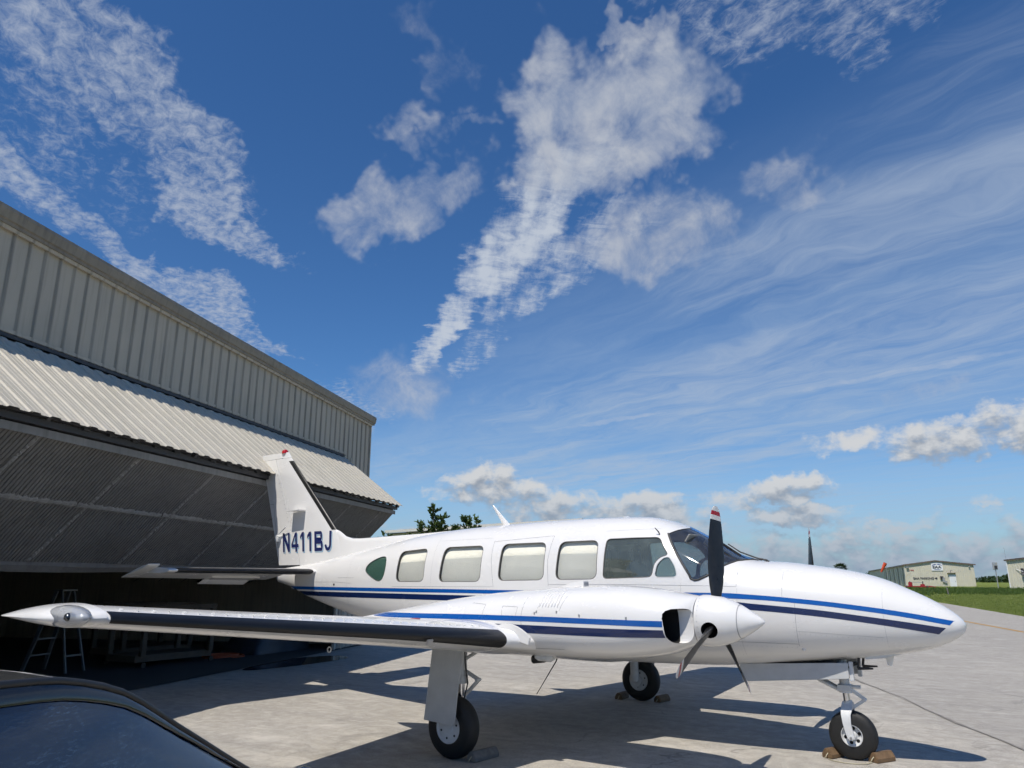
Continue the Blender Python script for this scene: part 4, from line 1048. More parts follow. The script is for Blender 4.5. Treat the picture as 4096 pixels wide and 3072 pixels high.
# tar joint between the two pavings, a little crooked
jt = []
for i in range(121):
    p = SA + SD * (22 - i * .5); w = .008 + .010 * rnd.random(); q = Vector((SD.y, -SD.x)) * (.03 * math.sin(i * .9) + .02 * rnd.uniform(-1, 1))
    jt.append((p + q, w))
nv = Vector((SD.y, -SD.x))
vs = []
for p, w in jt: vs += [(p.x + nv.x * w, p.y + nv.y * w, .008), (p.x - nv.x * w, p.y - nv.y * w, .008)]
j_ = MB().add(vs, [(2 * i, 2 * i + 1, 2 * i + 3, 2 * i + 2) for i in range(len(jt) - 1)]).build('pavement_joint', 'tar_joint', fix=False); kind(j_, 'structure')
YA, YB = Vector((2.168, 28.5)), Vector((4.277, 21.893)); YD = (YB - YA).normalized(); YN = Vector((YD.y, -YD.x)) * .075
a, b = YA - YD * 60, YB + YD * 25
sheet('taxiway_line', [(a.x + YN.x, a.y + YN.y), (b.x + YN.x, b.y + YN.y), (b.x - YN.x, b.y - YN.y), (a.x - YN.x, a.y - YN.y)], .009, 'yellow_marking')
sheet('paint_mark', [(3.72, .97), (3.93, .80), (3.95, .82), (3.74, .99)], .009, 'white_mark')
# lawn behind the hangar
# weeds and tufts
def blades(name, m, spots, h0, h1, per, w, label):
    vs, fs = [], []
    for x, y, s_ in spots:
        z = field_z(x, y) - .01
        for k in range(per):
            a = rnd.uniform(0, 6.283); r_ = rnd.uniform(0, .18) * s_; hh = rnd.uniform(h0, h1) * s_; ln = rnd.uniform(0, .35) * hh; b_ = rnd.uniform(0, 6.283)
            cx, cy = x + math.cos(a) * r_, y + math.sin(a) * r_; dx, dy = math.cos(b_), math.sin(b_); i = len(vs)
            vs += [(cx - dy * w, cy + dx * w, z), (cx + dy * w, cy - dx * w, z), (cx + dx * ln * .5 + dy * w * .6, cy + dy * ln * .5 - dx * w * .6, z + hh * .6), (cx + dx * ln, cy + dy * ln, z + hh)]
            fs += [(i, i + 1, i + 2), (i, i + 2, i + 3)]
    o = MB().add(vs, fs).build(name, m, fix=False); kind(o, 'stuff', label); return o
sp = []
while len(sp) < 5200:
    d = rnd.uniform(36, 84); az = rnd.uniform(R(-7.5), R(1.5)); x, y = 4.8 + math.sin(az) * d, -8.1 + math.cos(az) * d
    if (x - EDGE0.x) * EN.x + (y - EDGE0.y) * EN.y > .05: sp.append((x, y, rnd.uniform(.6, 1.3)))
blades('mown_grass', 'leaf_weed', sp, .04, .10, 5, .012, 'short mown grass between the taxiway and the far hangars')
sp = []
while len(sp) < 2600:
    d = rnd.triangular(80, 128, 92); az = rnd.uniform(R(-9.5), R(3)); x, y = 4.8 + math.sin(az) * d, -8.1 + math.cos(az) * d
    sp.append((x, y, rnd.uniform(.5, 1.5)))
m_leaf((.05, .095, .018), (.11, .165, .035), 'leaf_tall')
blades('tall_weeds', 'leaf_tall', sp, .10, .28, 9, .035, 'tall dark weeds in front of the far hangars')
sp = [(-8.3 + rnd.uniform(-1.6, 3.2), 7.2 + rnd.uniform(.5, 6), rnd.uniform(.8, 1.6)) for _ in range(900)]
sp = [(x, y, s_) for x, y, s_ in sp if not (y < 12 and x > -9.0 + (12 - y) * .09 + .6)]
blades('lawn_grass', 'leaf_weed', sp, .08, .20, 9, .010, 'grass strip at the foot of the hangar corner')

# ------------------------------------------------------------------ hangar with bifold door
def m_metal(c0, c1, streak=.5, rough=.5):
    def b(t):
        p = geopos(t)
        s1 = t.noise(t.mapping(p, scale=(6, 6, .35)), 2.0, 6, .65)
        s2 = t.noise(p, 1.1, 5, .6)
        c = t.mix(t.rng(s2, .3, .7), rgba(c0), rgba(c1))
        c = t.mix(t.rng(s1, .48, .75, 0, streak), c, rgba(tuple(x * .45 for x in c0)))
        return principled(t, c, t.rng(s2, .3, .7, rough - .08, rough + .12), .0, t.bump(s2, .1, .02), spec=.4)
    return b
def m_wall(t):
    p = geopos(t)
    s1 = t.noise(t.mapping(p, scale=(6, 6, .3)), 2.2, 6, .65); s2 = t.noise(p, 1.1, 5, .6)
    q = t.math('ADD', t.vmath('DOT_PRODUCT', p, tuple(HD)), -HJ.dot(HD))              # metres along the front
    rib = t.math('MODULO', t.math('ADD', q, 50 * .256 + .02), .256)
    rib_shade_grime = t.math('MULTIPLY', t.rng(t.math('ABSOLUTE', t.math('SUBTRACT', rib, .222)), .006, .036, 1, 0, True), t.rng(s1, .28, .62, .1, .62))  # rib self-shadow and dirt painted together as dark lines along the ribs
    c = t.mix(t.rng(s2, .3, .7), (.46, .405, .32, 1), (.53, .465, .37, 1))
    c = t.mix(t.rng(s1, .50, .78, 0, .5), c, (.30, .26, .205, 1))
    c = t.mix(rib_shade_grime, c, (.15, .135, .115, 1))
    return principled(t, c, t.rng(s2, .3, .7, .45, .65), 0, t.bump(s2, .1, .02), spec=.4)
HJ = Vector((-9.25, 4.72, 0)); HA = R(21); HD = Vector((-math.sin(HA), math.cos(HA), 0)); HN = Vector((math.cos(HA), math.sin(HA), 0))
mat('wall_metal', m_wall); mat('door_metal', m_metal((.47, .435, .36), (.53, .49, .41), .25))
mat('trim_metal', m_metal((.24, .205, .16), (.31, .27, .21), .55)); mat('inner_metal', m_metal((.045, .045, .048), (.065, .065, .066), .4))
mat('insulation', m_metal((.13, .127, .122), (.175, .17, .162), .5, .75)); mat('seam_tape', m_metal((.21, .205, .195), (.28, .27, .255), .5, .7))
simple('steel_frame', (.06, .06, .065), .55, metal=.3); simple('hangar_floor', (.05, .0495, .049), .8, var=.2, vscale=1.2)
HJ = Vector((-9.25, 4.72, 0)); HA = R(21); HD = Vector((-math.sin(HA), math.cos(HA), 0)); HN = Vector((math.cos(HA), math.sin(HA), 0))
def hp(t, o, z): return HJ + HD * t + HN * o + Vector((0, 0, z))
hangar = thing('hangar', 'grey corrugated metal hangar with its bifold door half folded open', 'hangar')
TL, TR = -16.4, 1.76
def eave(t): return 6.03 - .026 * (t - 1.9)
def ribbed(t0, t1, lo, hi, out, pitch, depth, top, base):
    """profile points across a sheet; lo/hi give the two edges as functions of (t, o)"""
    row = []; t = t0; k = 0
    x = math.floor(t0 / pitch) * pitch
    pts = []
    while x < t1 + pitch:
        for u, d in ((0, 0), (base, 0), (base + (pitch - base - top) * .5, depth), (base + (pitch - base - top) * .5 + top, depth)):
            pts.append((x + u, d))
        x += pitch
    pts = [p for p in pts if t0 < p[0] < t1]
    X = [p[0] for p in pts]; D = [p[1] for p in pts]
    return [(t0, 0.0)] + pts + [(t1, 0.0)]
def strip(mb, prof, fa, fb):
    a = [fa(t, d) for t, d in prof]; b = [fb(t, d) for t, d in prof]; n = len(prof)
    return mb.add(a + b, [(i, i + 1, n + i + 1, n + i) for i in range(n - 1)])
# upper front wall, sheet by sheet
PW = .256 * 4
t = TL
while t < TR - .01:
    t1 = min(t + PW, TR)
    z0 = (lambda q: 4.74) if t1 <= .25 else (lambda q: .02)
    for a_, b_ in ([(t, t1)] if not (t < .22 < t1) else [(t, .22), (.22, t1)]):
        zb = 4.74 if b_ <= .23 else .02
        pr = ribbed(a_ - .006, b_ + .006, None, None, 1, .256, .026, .026, .185)
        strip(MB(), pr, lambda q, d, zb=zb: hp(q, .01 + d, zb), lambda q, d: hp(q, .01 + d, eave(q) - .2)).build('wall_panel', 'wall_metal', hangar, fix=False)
    t = t1
# structure behind: closed box walls, roof, back
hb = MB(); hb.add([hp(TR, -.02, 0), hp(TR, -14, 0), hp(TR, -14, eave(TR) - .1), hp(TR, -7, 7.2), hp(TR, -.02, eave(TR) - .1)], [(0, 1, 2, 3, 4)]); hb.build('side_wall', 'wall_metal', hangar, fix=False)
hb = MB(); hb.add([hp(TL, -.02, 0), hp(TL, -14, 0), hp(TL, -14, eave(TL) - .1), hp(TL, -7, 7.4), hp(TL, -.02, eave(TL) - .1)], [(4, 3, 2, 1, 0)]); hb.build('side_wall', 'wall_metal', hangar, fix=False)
pr = ribbed(TL, TR, None, None, 1, .256, -.03, .03, .20)
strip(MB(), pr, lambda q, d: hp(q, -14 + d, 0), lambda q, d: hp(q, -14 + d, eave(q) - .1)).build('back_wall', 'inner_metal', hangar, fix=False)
hb = MB(); hb.add([hp(TL - .2, .05, eave(TL) - .04), hp(TR + .05, .05, eave(TR) - .04), hp(TR + .05, -7, 7.25), hp(TL - .2, -7, 7.5), hp(TR + .05, -14.2, eave(TR) - .1), hp(TL - .2, -14.2, eave(TL) - .1)], [(0, 1, 2, 3), (3, 2, 4, 5)]); hb.build('roof', 'trim_metal', hangar, fix=False)
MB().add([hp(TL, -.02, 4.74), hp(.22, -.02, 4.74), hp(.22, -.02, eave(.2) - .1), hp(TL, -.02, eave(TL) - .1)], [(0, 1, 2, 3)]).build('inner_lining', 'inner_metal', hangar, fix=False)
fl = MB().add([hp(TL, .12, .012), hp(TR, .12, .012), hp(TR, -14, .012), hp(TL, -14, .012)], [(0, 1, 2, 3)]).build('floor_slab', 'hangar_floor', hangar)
# eave trim with gutter lip
secs = []
for q in (TL - .2, TR + .13):
    e = eave(q); secs.append([hp(q, 0.0, e - .22), hp(q, .10, e - .22), hp(q, .10, e - .175), hp(q, .125, e - .165), hp(q, .15, e - .05), hp(q, .14, e), hp(q, 0.0, e + .012)])
MB().loft(secs).build('eave_trim', 'trim_metal', hangar)
secs = []
for q in (TL - .2, TR + .01):
    e = eave(q); secs.append([hp(q, .042, e - .27), hp(q, .07, e - .27), hp(q, .075, e - .222), hp(q, .042, e - .222)])
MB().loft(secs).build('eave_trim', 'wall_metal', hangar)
# corner and jamb trims, header flashing
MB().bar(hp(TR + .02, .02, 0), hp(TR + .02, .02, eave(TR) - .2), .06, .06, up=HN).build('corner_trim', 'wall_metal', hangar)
for q, w in ((.25, .05), (.62, .035)):
    MB().bar(hp(q, .05, 0), hp(q, .05, 4.70), w, .03, up=HN).build('jamb_trim', 'door_metal', hangar)
MB().bar(hp(TL, .02, 4.70), hp(.30, .02, 4.70), .06, .05).build('header_flashing', 'steel_frame', hangar)
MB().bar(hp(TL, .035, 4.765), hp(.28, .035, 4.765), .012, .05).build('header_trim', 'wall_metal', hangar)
# door: upper leaf slopes out and down, lower leaf folds back in
O1, ZF, ZH = 1.60, 3.41, 4.66
def up_leaf(q, s_, d):
    v = Vector((O1, ZF - ZH)); nrm = Vector((-v.y, v.x)).normalized(); o = .06 + v.x * s_ + nrm.x * d; z = ZH + v.y * s_ + nrm.y * d
    return hp(q, o, z)
def lo_leaf(q, s_, d):
    a_ = Vector((O1 - .06, ZF - .10)); b_ = Vector((.10, 1.83)); v = b_ - a_; nrm = Vector((-v.y, v.x)).normalized()
    if nrm.x < 0: nrm = -nrm
    p = a_ + v * s_ + nrm * d; return hp(q, p.x, p.y)
DL, DR = -15.6, .21
t = DL = -57 * .273
while t < DR - .01:
    t1 = min(t + .273 * 3, DR)
    pr = [(t + .0015, 0.0)]; x_ = math.ceil(t / .273 - 1e-6) * .273
    while x_ < t1 - .2:
        pr += [(x_ + a_, d_) for a_, d_ in ((.004, .018), (.046, .018), (.052, .022), (.058, .018), (.098, .018), (.118, 0), (.168, 0), (.176, .005), (.184, 0), (.232, 0), (.252, .018), (.2725, .018)) if x_ + a_ < t1 - .0015]; x_ += .273
    pr.append((t1 - .0015, pr[-1][1]))
    strip(MB(), pr, lambda q, d: up_leaf(q, .035, d), lambda q, d: up_leaf(q, 1.035, d)).build('door_panel', 'door_metal', hangar, fix=False)
    t = t1
# leaf frames: purlins behind the sheets
for s_ in (.03, .5, .97):
    MB().bar(up_leaf(DL, s_, -.05), up_leaf(DR, s_, -.05), .06, .06, up=(0, 0, 1)).build('door_purlin', 'steel_frame', hangar)
q = DL
while q < DR:
    MB().bar(up_leaf(q + .03, .0, -.055), up_leaf(q + .03, 1.0, -.055), .05, .05, up=HD).build('door_stud', 'steel_frame', hangar); q += 2.6
MB().bar(lo_leaf(DL, .0, -.03), lo_leaf(DR, .0, -.03), .075, .075).build('fold_tube', 'steel_frame', hangar)
MB().bar(lo_leaf(DL, .045, .02), lo_leaf(DR, .045, .02), .09, .02, up=HN).build('fold_flashing', 'seam_tape', hangar)
# lower leaf: finely ribbed lining
pr = ribbed(DL, DR, None, None, 1, .0565, -.012, .010, .038)
nrow = 14; mb = MB(); rows = []
for j in range(nrow + 1):
    s_ = .03 + .97 * j / nrow; rows.append([lo_leaf(q, s_, d + .010 * math.sin(q * 1.7 + j * .8) * math.sin(j / nrow * 3.14)) for q, d in pr])
n = len(pr)
mb.add([p for r_ in rows for p in r_], [(j * n + i, j * n + i + 1, (j + 1) * n + i + 1, (j + 1) * n + i) for j in range(nrow) for i in range(n - 1)])
mb.build('door_lining', 'insulation', hangar, fix=False)
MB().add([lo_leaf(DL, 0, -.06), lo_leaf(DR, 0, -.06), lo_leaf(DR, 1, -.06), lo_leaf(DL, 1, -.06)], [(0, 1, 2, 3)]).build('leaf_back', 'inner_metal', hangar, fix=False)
def rough_tape(a_, b_, w, name='lining_seam'):
    """torn, lumpy tape along a seam of the lining: (q,s) to (q,s)"""
    N = 40; vs = []
    for i in range(N + 1):
        f = i / N; q = a_[0] + (b_[0] - a_[0]) * f; s_ = a_[1] + (b_[1] - a_[1]) * f
        du, dv = (b_[0] - a_[0]), (b_[1] - a_[1]) * 2.1; L = math.hypot(du, dv); nu, nw = -dv / L, du / L / 2.1
        ww = w * (.55 + .75 * rnd.random()); h = .012 + .018 * rnd.random()
        vs += [lo_leaf(q + nu * ww, s_ + nw * ww, .004), lo_leaf(q + nu * ww * .3, s_ + nw * ww * .3, h), lo_leaf(q - nu * ww * .4, s_ - nw * ww * .4, h * .8), lo_leaf(q - nu * ww, s_ - nw * ww, .004)]
    MB().add(vs, [(i * 4 + k, i * 4 + k + 1, (i + 1) * 4 + k + 1, (i + 1) * 4 + k) for i in range(N) for k in range(3)]).build(name, 'seam_tape', hangar, fix=False)
q = -15.0
while q < -.2:
    rough_tape((q - .10, .06), (q - .22, .50), .030); rough_tape((q - .22, .50), (q - .35, .97), .030); q += 1.62
q = -15.4
while q < .1:
    rough_tape((q, .50), (min(q + 1.6, .15), .505 + .01 * rnd.uniform(-1, 1)), .045); q += 1.62
MB().loft([[lo_leaf(q, .97, -.02), lo_leaf(q, 1.0, .03 + .01 * math.sin(q * 3)), lo_leaf(q, 1.05, .02 + .02 * math.sin(q * 1.3)), lo_leaf(q, 1.05, -.03)] for q in np.linspace(DL, DR, 60)]).build('bottom_seal', 'insulation', hangar)
# hinge knuckles between the leaves
q = DL + .4
while q < DR:
    MB().bar(up_leaf(q, .975, -.085), up_leaf(q + .12, .975, -.085), .05, .05, up=(0, 0, 1)).build('door_hinge', 'steel_frame', hangar); q += .41 if int(q * 10) % 2 else 1.25
# lift cables and interior posts
for q in (-12.5, -8.5, -4.5, -.4):
    MB().tube([hp(q, -.05, 4.6), hp(q, .06, 1.86)], .006, 6).build('lift_cable', 'steel_frame', hangar)
for q in np.linspace(-14, .4, 9):
    MB().box(hp(q, -13.8, 2.6), (.12, .12, 5.2)).build('wall_post', 'inner_metal', hangar)

# ------------------------------------------------------------------ things inside the hangar
def ladder():
    o = thing('step_ladder', 'aluminium step ladder standing open inside the dark hangar', 'ladder', (-10.25, -.92, .012))
    top = Vector((0, 0, 1.42)); ax_d = Vector((.92, .38, 0)).normalized(); sdv = Vector((-ax_d.y, ax_d.x, 0))
    for s_ in (-1, 1):
        rl = MB()
        f0 = ax_d * -.46; f1 = ax_d * .44
        rl.bar(f0 + sdv * s_ * .25, top + sdv * s_ * .15 + ax_d * -.05, .028, .07, up=ax_d); rl.build('front_rail', 'aluminium', o)
        MB().bar(f1 + sdv * s_ * .22, top + sdv * s_ * .14 + ax_d * .05, .025, .045, up=ax_d).build('rear_rail', 'aluminium', o)
    for k in range(1, 5):
        f = k / 5
        a_ = ax_d * (-.46 + .41 * f) + Vector((0, 0, 1.42 * f)); w = .25 - .10 * f
        MB().bar(a_ - sdv * w, a_ + sdv * w, .08, .025).build('step', 'aluminium', o)
        a_ = ax_d * (.44 - .39 * f) + Vector((0, 0, 1.42 * f)); w = .22 - .08 * f
        if k in (1, 3): MB().bar(a_ - sdv * w, a_ + sdv * w, .025, .03).build('brace', 'aluminium', o)
    MB().box(top + Vector((0, 0, .012)), (.22, .36, .03), Matrix.Rotation(math.atan2(ax_d.y, ax_d.x), 3, 'Z')).build('top_cap', 'aluminium', o, bevel=.006)
ladder()
def cart(loc, rz, L, D, label):
    o = thing('wooden_stand', label, 'wooden stand', loc, rz)
    MB().box((L / 2, -D / 2, .20), (L, D, .03)).build('deck', 'lumber', o)
    for y in (0.02, -D - .02): MB().box((L / 2, y, .16), (L + .06, .038, .12)).build('rail', 'lumber', o)
    for x in (-.02, L + .02): MB().box((x, -D / 2, .155), (.038, D, .11)).build('rail', 'lumber', o)
    for x in (.06, L - .06):
        for y in (-.06, -D + .06): MB().box((x, y, .63), (.09, .09, .84)).build('post', 'lumber', o)
    for y in (-.06, -D + .06): MB().box((L / 2, y, 1.09), (L, .09, .09)).build('top_rail', 'lumber', o)
    for x in (.06, L - .06):
        for y in (-.12, -D + .12): MB().lathe([(-.02, .05), (.02, .05)], (x, y, .056), (0, 1, 0), 14).build('caster', 'boot_rubber', o)
cart((-9.50, .20, .012), R(93), 1.62, -.95, 'low lumber stand with corner posts near the hangar opening')
cart((-11.2, .75, .012), R(93), 1.7, -.95, 'second lumber stand farther back in the hangar')
# heap under a tarp by the right-hand jamb
vs = []; N = 26
for j in range(N):
    for i in range(N):
        u, v = i / (N - 1) * 2 - 1, j / (N - 1) * 2 - 1; e = max(0, 1 - (u * u) ** 1.5) * max(0, 1 - (v * v) ** 1.5)
        vs.append((u * .95, v * .55, .62 * e ** .4 * (.8 + .2 * math.sin(u * 5 + 1) * math.cos(v * 4)) + .03 * math.sin(u * 17 + v * 9) * e))
tp = MB().add(vs, [(j * N + i, j * N + i + 1, (j + 1) * N + i + 1, (j + 1) * N + i) for j in range(N - 1) for i in range(N - 1)])
simple('tarp', (.035, .04, .05), .45, var=.3, vscale=5, bump=.3)
tpo = tp.build('tarp_heap', 'tarp', smooth=60); tpo.location = (-10.4, 3.9, .014); tpo.rotation_euler = (0, 0, R(100)); tag(tpo, 'dark crumpled tarp heap on the hangar floor by the door jamb', 'tarp')
simple('hose_orange', (.35, .06, .015), .6)
hs = []
for k in range(60):
    a_ = k * .38; r_ = .34 - .002 * k + .03 * math.sin(k); hs.append((-9.9 + r_ * math.cos(a_), 2.35 + r_ * 1.5 * math.sin(a_), .03 + .0009 * k))
tag(MB().tube(hs, .011, 6).build('hose_coil', 'hose_orange', smooth=60), 'orange hose coiled on the hangar floor', 'hose')
# puddle before the jamb
def m_water(t):
    return principled(t, (.03, .032, .034), .03, 0, t.bump(t.noise(geopos(t), 9, 2), .02, .01), spec=.6)
mat('puddle_water', m_water)
pd = fillet([(-7.55, .95), (-8.2, 2.0), (-8.65, 3.2), (-8.35, 4.15), (-7.75, 4.1), (-7.45, 3.2), (-7.35, 1.9)], it=2)
pdo = sheet('puddle', pd, .006, 'puddle_water')

# ------------------------------------------------------------------ chocks
def chock(loc, rz, L, label, m, w=.11, h=.085):
    o = thing('wheel_chock', label, 'wheel chock', loc, rz, 'wheel chocks')
    p = [(-w / 2, 0), (w / 2, 0), (w / 2, h * .42), (w * .20, h), (-w * .20, h), (-w / 2, h * .42)]
    MB().prism([(x, 0, z) for x, z in p], (0, -L / 2, 0), (0, L / 2, 0)).build('block', m, o, bevel=.005)
    MB().tube([(0.01, -L / 2 + .002, h * .55), (.012, -L / 2 - .022, h * .40), (.004, -L / 2 - .030, h * .15), (-.01, -L / 2 - .028, .008)], .0045, 6).build('rope_loop', 'rope_fibre', o, smooth=60)
    return o
chock((2.985, -.02, .0015), R(-22), .20, 'brown wooden chock behind the nose wheel', 'wood_chock')
chock((3.395, .05, .0015), R(-30), .24, 'brown wooden chock in front of the nose wheel', 'wood_chock')
chock((.275, -1.96, .0015), R(-6), .34, 'grey weathered chock in front of the nearest main wheel', 'grey_wood')
chock((-.285, 2.12, .0015), R(4), .26, 'wooden chock behind the far main wheel', 'wood_chock')
chock((.30, 2.18, .0015), R(-8), .26, 'wooden chock in front of the far main wheel', 'wood_chock')
rp = [(2.965, -.155, .008), (3.02, -.21, .007), (3.12, -.235, .006), (3.22, -.225, .006), (3.30, -.17, .007), (3.335, -.10, .008)]
tag(MB().tube(rp, .0045, 6).build('chock_rope', 'rope_fibre', smooth=60), 'thin rope lying between the two nose wheel chocks', 'rope')

# ------------------------------------------------------------------ cars
def m_carpaint(c):
    def b(t):
        p = objco(t); n = t.noise(p, 400, 2, .5); d = t.noise(p, 3, 5, .6)
        col = t.mix(t.rng(n, .4, .7, 0, .4), rgba(c), rgba(tuple(min(1, x * 2.2) for x in c)))
        return principled(t, col, t.rng(d, .3, .7, .16, .30), .35, t.bump(t.noise(p, 120, 3), .03, .003), coat=1.0)
    return b
mat('car_brown', m_carpaint((.010, .009, .0085))); mat('car_blue', m_carpaint((.02, .14, .42)))
def m_dewglass(t):
    p = objco(t)
    w = t.noise(t.mapping(p, scale=(13, 13, 60)), 3.0, 3, .55, .3)
    big = t.noise(t.mapping(p, scale=(1, 1, 1.6)), 4.5, 4, .6)
    f = t.math('MULTIPLY', t.rng(w, .48, .70, 0, 1, True), t.rng(big, .42, .66, 0, .55))
    c = t.mix(f, (.004, .013, .036, 1), (.085, .14, .21, 1))
    r_ = t.rng(f, 0, 1, .015, .30)
    return principled(t, c, r_, 0, t.bump(w, .05, .004), coat=.6, spec=.75)
mat('dew_glass', m_dewglass)
simple('car_trim', (.012, .012, .013), .4); simple('lamp_red', (.30, .01, .01), .15, coat=.5); simple('lamp_clear', (.6, .62, .64), .1, coat=.6)
def sedan(name, label, loc, rz, pm, gm):
    o = thing(name, label, 'car', loc, rz)
    # lower body: half section lofted along the length
    st = [(-2.28, .45, .50, .80, .62), (-2.15, .30, .55, .95, .76), (-1.75, .22, .58, 1.00, .84), (-1.2, .20, .60, 1.00, .875), (-.3, .19, .60, .975, .885), (.6, .19, .60, .955, .885), (1.0, .20, .60, .925, .88), (1.5, .20, .58, .835, .86), (2.0, .24, .55, .73, .80), (2.22, .32, .5, .66, .70), (2.30, .42, .48, .58, .60)]
    secs = []
    for x, zb, zm, zt, w in st:
        half = [(w * .86, zb), (w * .97, zb + .08), (w, zm), (w * .985, zt - .10), (w * .93, zt - .02), (w * .80, zt + .005), (w * .4, zt + .03)]
        secs.append([(x, -a_, z) for a_, z in half] + [(x, a_, z) for a_, z in half[::-1]])
    body = MB().loft(secs).build('body', pm, o, smooth=40)
    # greenhouse: rows of (x, half width at belt, z belt, half width at roof edge, z roof edge, z crown)
    gh = [(1.02, .74, .915, .735, .925, .945), (.80, .75, .935, .70, 1.045, 1.075), (.55, .765, .945, .655, 1.190, 1.215), (.25, .775, .955, .610, 1.350, 1.378), (.02, .78, .965, .597, 1.395, 1.425), (-.4, .78, .975, .590, 1.408, 1.440), (-.85, .78, .985, .590, 1.375, 1.405), (-1.05, .775, .99, .595, 1.33, 1.36), (-1.4, .765, .995, .63, 1.16, 1.20), (-1.80, .74, 1.0, .70, 1.01, 1.03)]
    N = 12
    def row(r_, lift=0.0):
        x, wb, zb, wr, zr, zc = r_; pts = []
        for k in range(N + 1):
            u = k / N; y = -wr + 2 * wr * u; pts.append((x, y, zr + (zc - zr) * (1 - (2 * u - 1) ** 2) ** .8 + lift))
        return pts
    def strip_rows(rows, lift, name_, m, parent=o, y0=0, y1=N):
        g_ = [row(r_, lift)[y0:y1 + 1] for r_ in rows]; k = y1 - y0 + 1
        return MB().add([p for q in g_ for p in q], [(j * k + i, j * k + i + 1, (j + 1) * k + i + 1, (j + 1) * k + i) for j in range(len(g_) - 1) for i in range(k - 1)]).build(name_, m, parent, smooth=60)
    def sub(a_, b_, n_): return [tuple(np.array(a_) + (np.array(b_) - np.array(a_)) * i / n_) for i in range(n_ + 1)]
    def smooth_rows(rs): 
        A_ = np.array(rs); xs = -A_[:, 0]; q = np.linspace(xs[0], xs[-1], 40); return [tuple([-v] + [float(pchip(xs, A_[:, k], np.array([v]))[0]) for k in range(1, 6)]) for v in q]
    R_ = smooth_rows(gh)
    wsr = [r_ for r_ in R_ if r_[0] > .22]; rfr = [r_ for r_ in R_ if -1.06 < r_[0] < .31]; rrr = [r_ for r_ in R_ if r_[0] < -.98]
    strip_rows(wsr, 0, 'windscreen', gm); roof = strip_rows(rfr, .004, 'roof', pm); strip_rows(rrr, 0, 'rear_window', gm)
    for s_ in (-1, 1):
        # side glass with frame above, pillars along the edge
        def edge(r_, f, off=0.0):
            x, wb, zb, wr, zr, zc = r_; bul = .035 * math.sin(math.pi * f); return Vector((x, s_ * (wb + (wr - wb) * f + bul * .6 + off), zb + (zr - zb) * f + .0))
        gl = [r_ for r_ in R_ if -1.72 < r_[0] < .95]
        g_ = [[edge(r_, f) for f in np.linspace(0, .94, 9)] for r_ in gl]
        MB().add([p for q in g_ for p in q], [(j * 9 + i, j * 9 + i + 1, (j + 1) * 9 + i + 1, (j + 1) * 9 + i) for j in range(len(g_) - 1) for i in range(8)]).build('side_window', gm, o, smooth=60)
        fr = [r_ for r_ in R_ if -1.80 <= r_[0] <= 1.02]
        g_ = [[edge(r_, .89, .004), edge(r_, .92, .011), edge(r_, .96, .012), edge(r_, .99, .007)] for r_ in fr]
        MB().add([p for q in g_ for p in q], [(j * 4 + i, j * 4 + i + 1, (j + 1) * 4 + i + 1, (j + 1) * 4 + i) for j in range(len(g_) - 1) for i in range(3)]).build('door_frame', pm, o, smooth=60)
        MB().tube([edge(r_, .985, .006) + Vector((0, 0, .004)) for r_ in fr], .009, 8).build('roof_moulding', 'car_trim', o, smooth=60)
        ap = [r_ for r_ in R_ if r_[0] >= .20]
        g_ = []
        for r_ in ap:
            lf_ = .011 * min(1, max(.05, (.95 - r_[0]) / .2)) * min(1, max(.05, (r_[0] - .20) / .18))
            e = edge(r_, 1.0); rr = row(r_, lf_); q = Vector(rr[1] if s_ < 0 else rr[-2]); m_ = (e + q) / 2 + Vector((0, 0, lf_)); g_.append([e + Vector((0, s_ * .006, 0)), e + Vector((0, 0, lf_)), m_, q])
        MB().add([p for q in g_ for p in q], [(j * 4 + i, j * 4 + i + 1, (j + 1) * 4 + i + 1, (j + 1) * 4 + i) for j in range(len(g_) - 1) for i in range(3)]).build('front_pillar', pm, o, smooth=60)
        MB().tube([g__[2] + Vector((0, 0, .001)) for g__ in g_][1:], .006, 8).build('windscreen_moulding', 'car_trim', o, smooth=60)
        MB().box((-.35, s_ * .80, 1.16), (.07, .03, .40), Matrix.Rotation(R(s_ * 24), 3, 'X')).build('center_pillar', 'car_trim', o, bevel=.006)
        MB().tube([edge(r_, 0, .008) for r_ in gl], .010, 6).build('belt_trim', 'car_trim', o, smooth=60)
        for x in (.1, -.85): MB().bar((x, s_ * .89, .78), (x - .2, s_ * .89, .785), .03, .03).build('door_handle', pm, o, bevel=.006)
        mr = MB().lathe([(-.09, .0), (-.08, .05), (0, .07), (.07, .05), (.08, 0)], (.72, s_ * .98, 1.0), (0, s_, .1), 16).build('side_mirror', pm, o, smooth=60)
        for x in (1.42, -1.38):
            w_ = MB().lathe([(-.1, .20), (-.11, .28), (-.09, .32), (.09, .32), (.11, .28), (.1, .20), (-.1, .20)], (x, s_ * .80, .32), (0, 1, 0), 32, cap=False).build('wheel', 'tyre_rubber', o, smooth=50)
            MB().lathe([(s_ * .02, .21), (s_ * .10, .205), (s_ * .09, .16), (s_ * .10, .05), (s_ * .105, 0)], (x, s_ * .80, .32), (0, 1, 0), 24, cap=False).build('rim', 'aluminium', w_, smooth=40)
        MB().box((2.16, s_ * .56, .60), (.16, .26, .11), Matrix.Rotation(R(s_ * -18), 3, 'Z')).build('headlight', 'lamp_clear', o, bevel=.02)
        MB().box((-2.19, s_ * .58, .78), (.10, .28, .14), Matrix.Rotation(R(s_ * 14), 3, 'Z')).build('tail_light', 'lamp_red', o, bevel=.02)
    return o
sedan('parked_car', 'dark brown-grey sedan with dewy windows close to the camera', (2.25, -7.45, 0), R(114), 'car_brown', 'dew_glass')

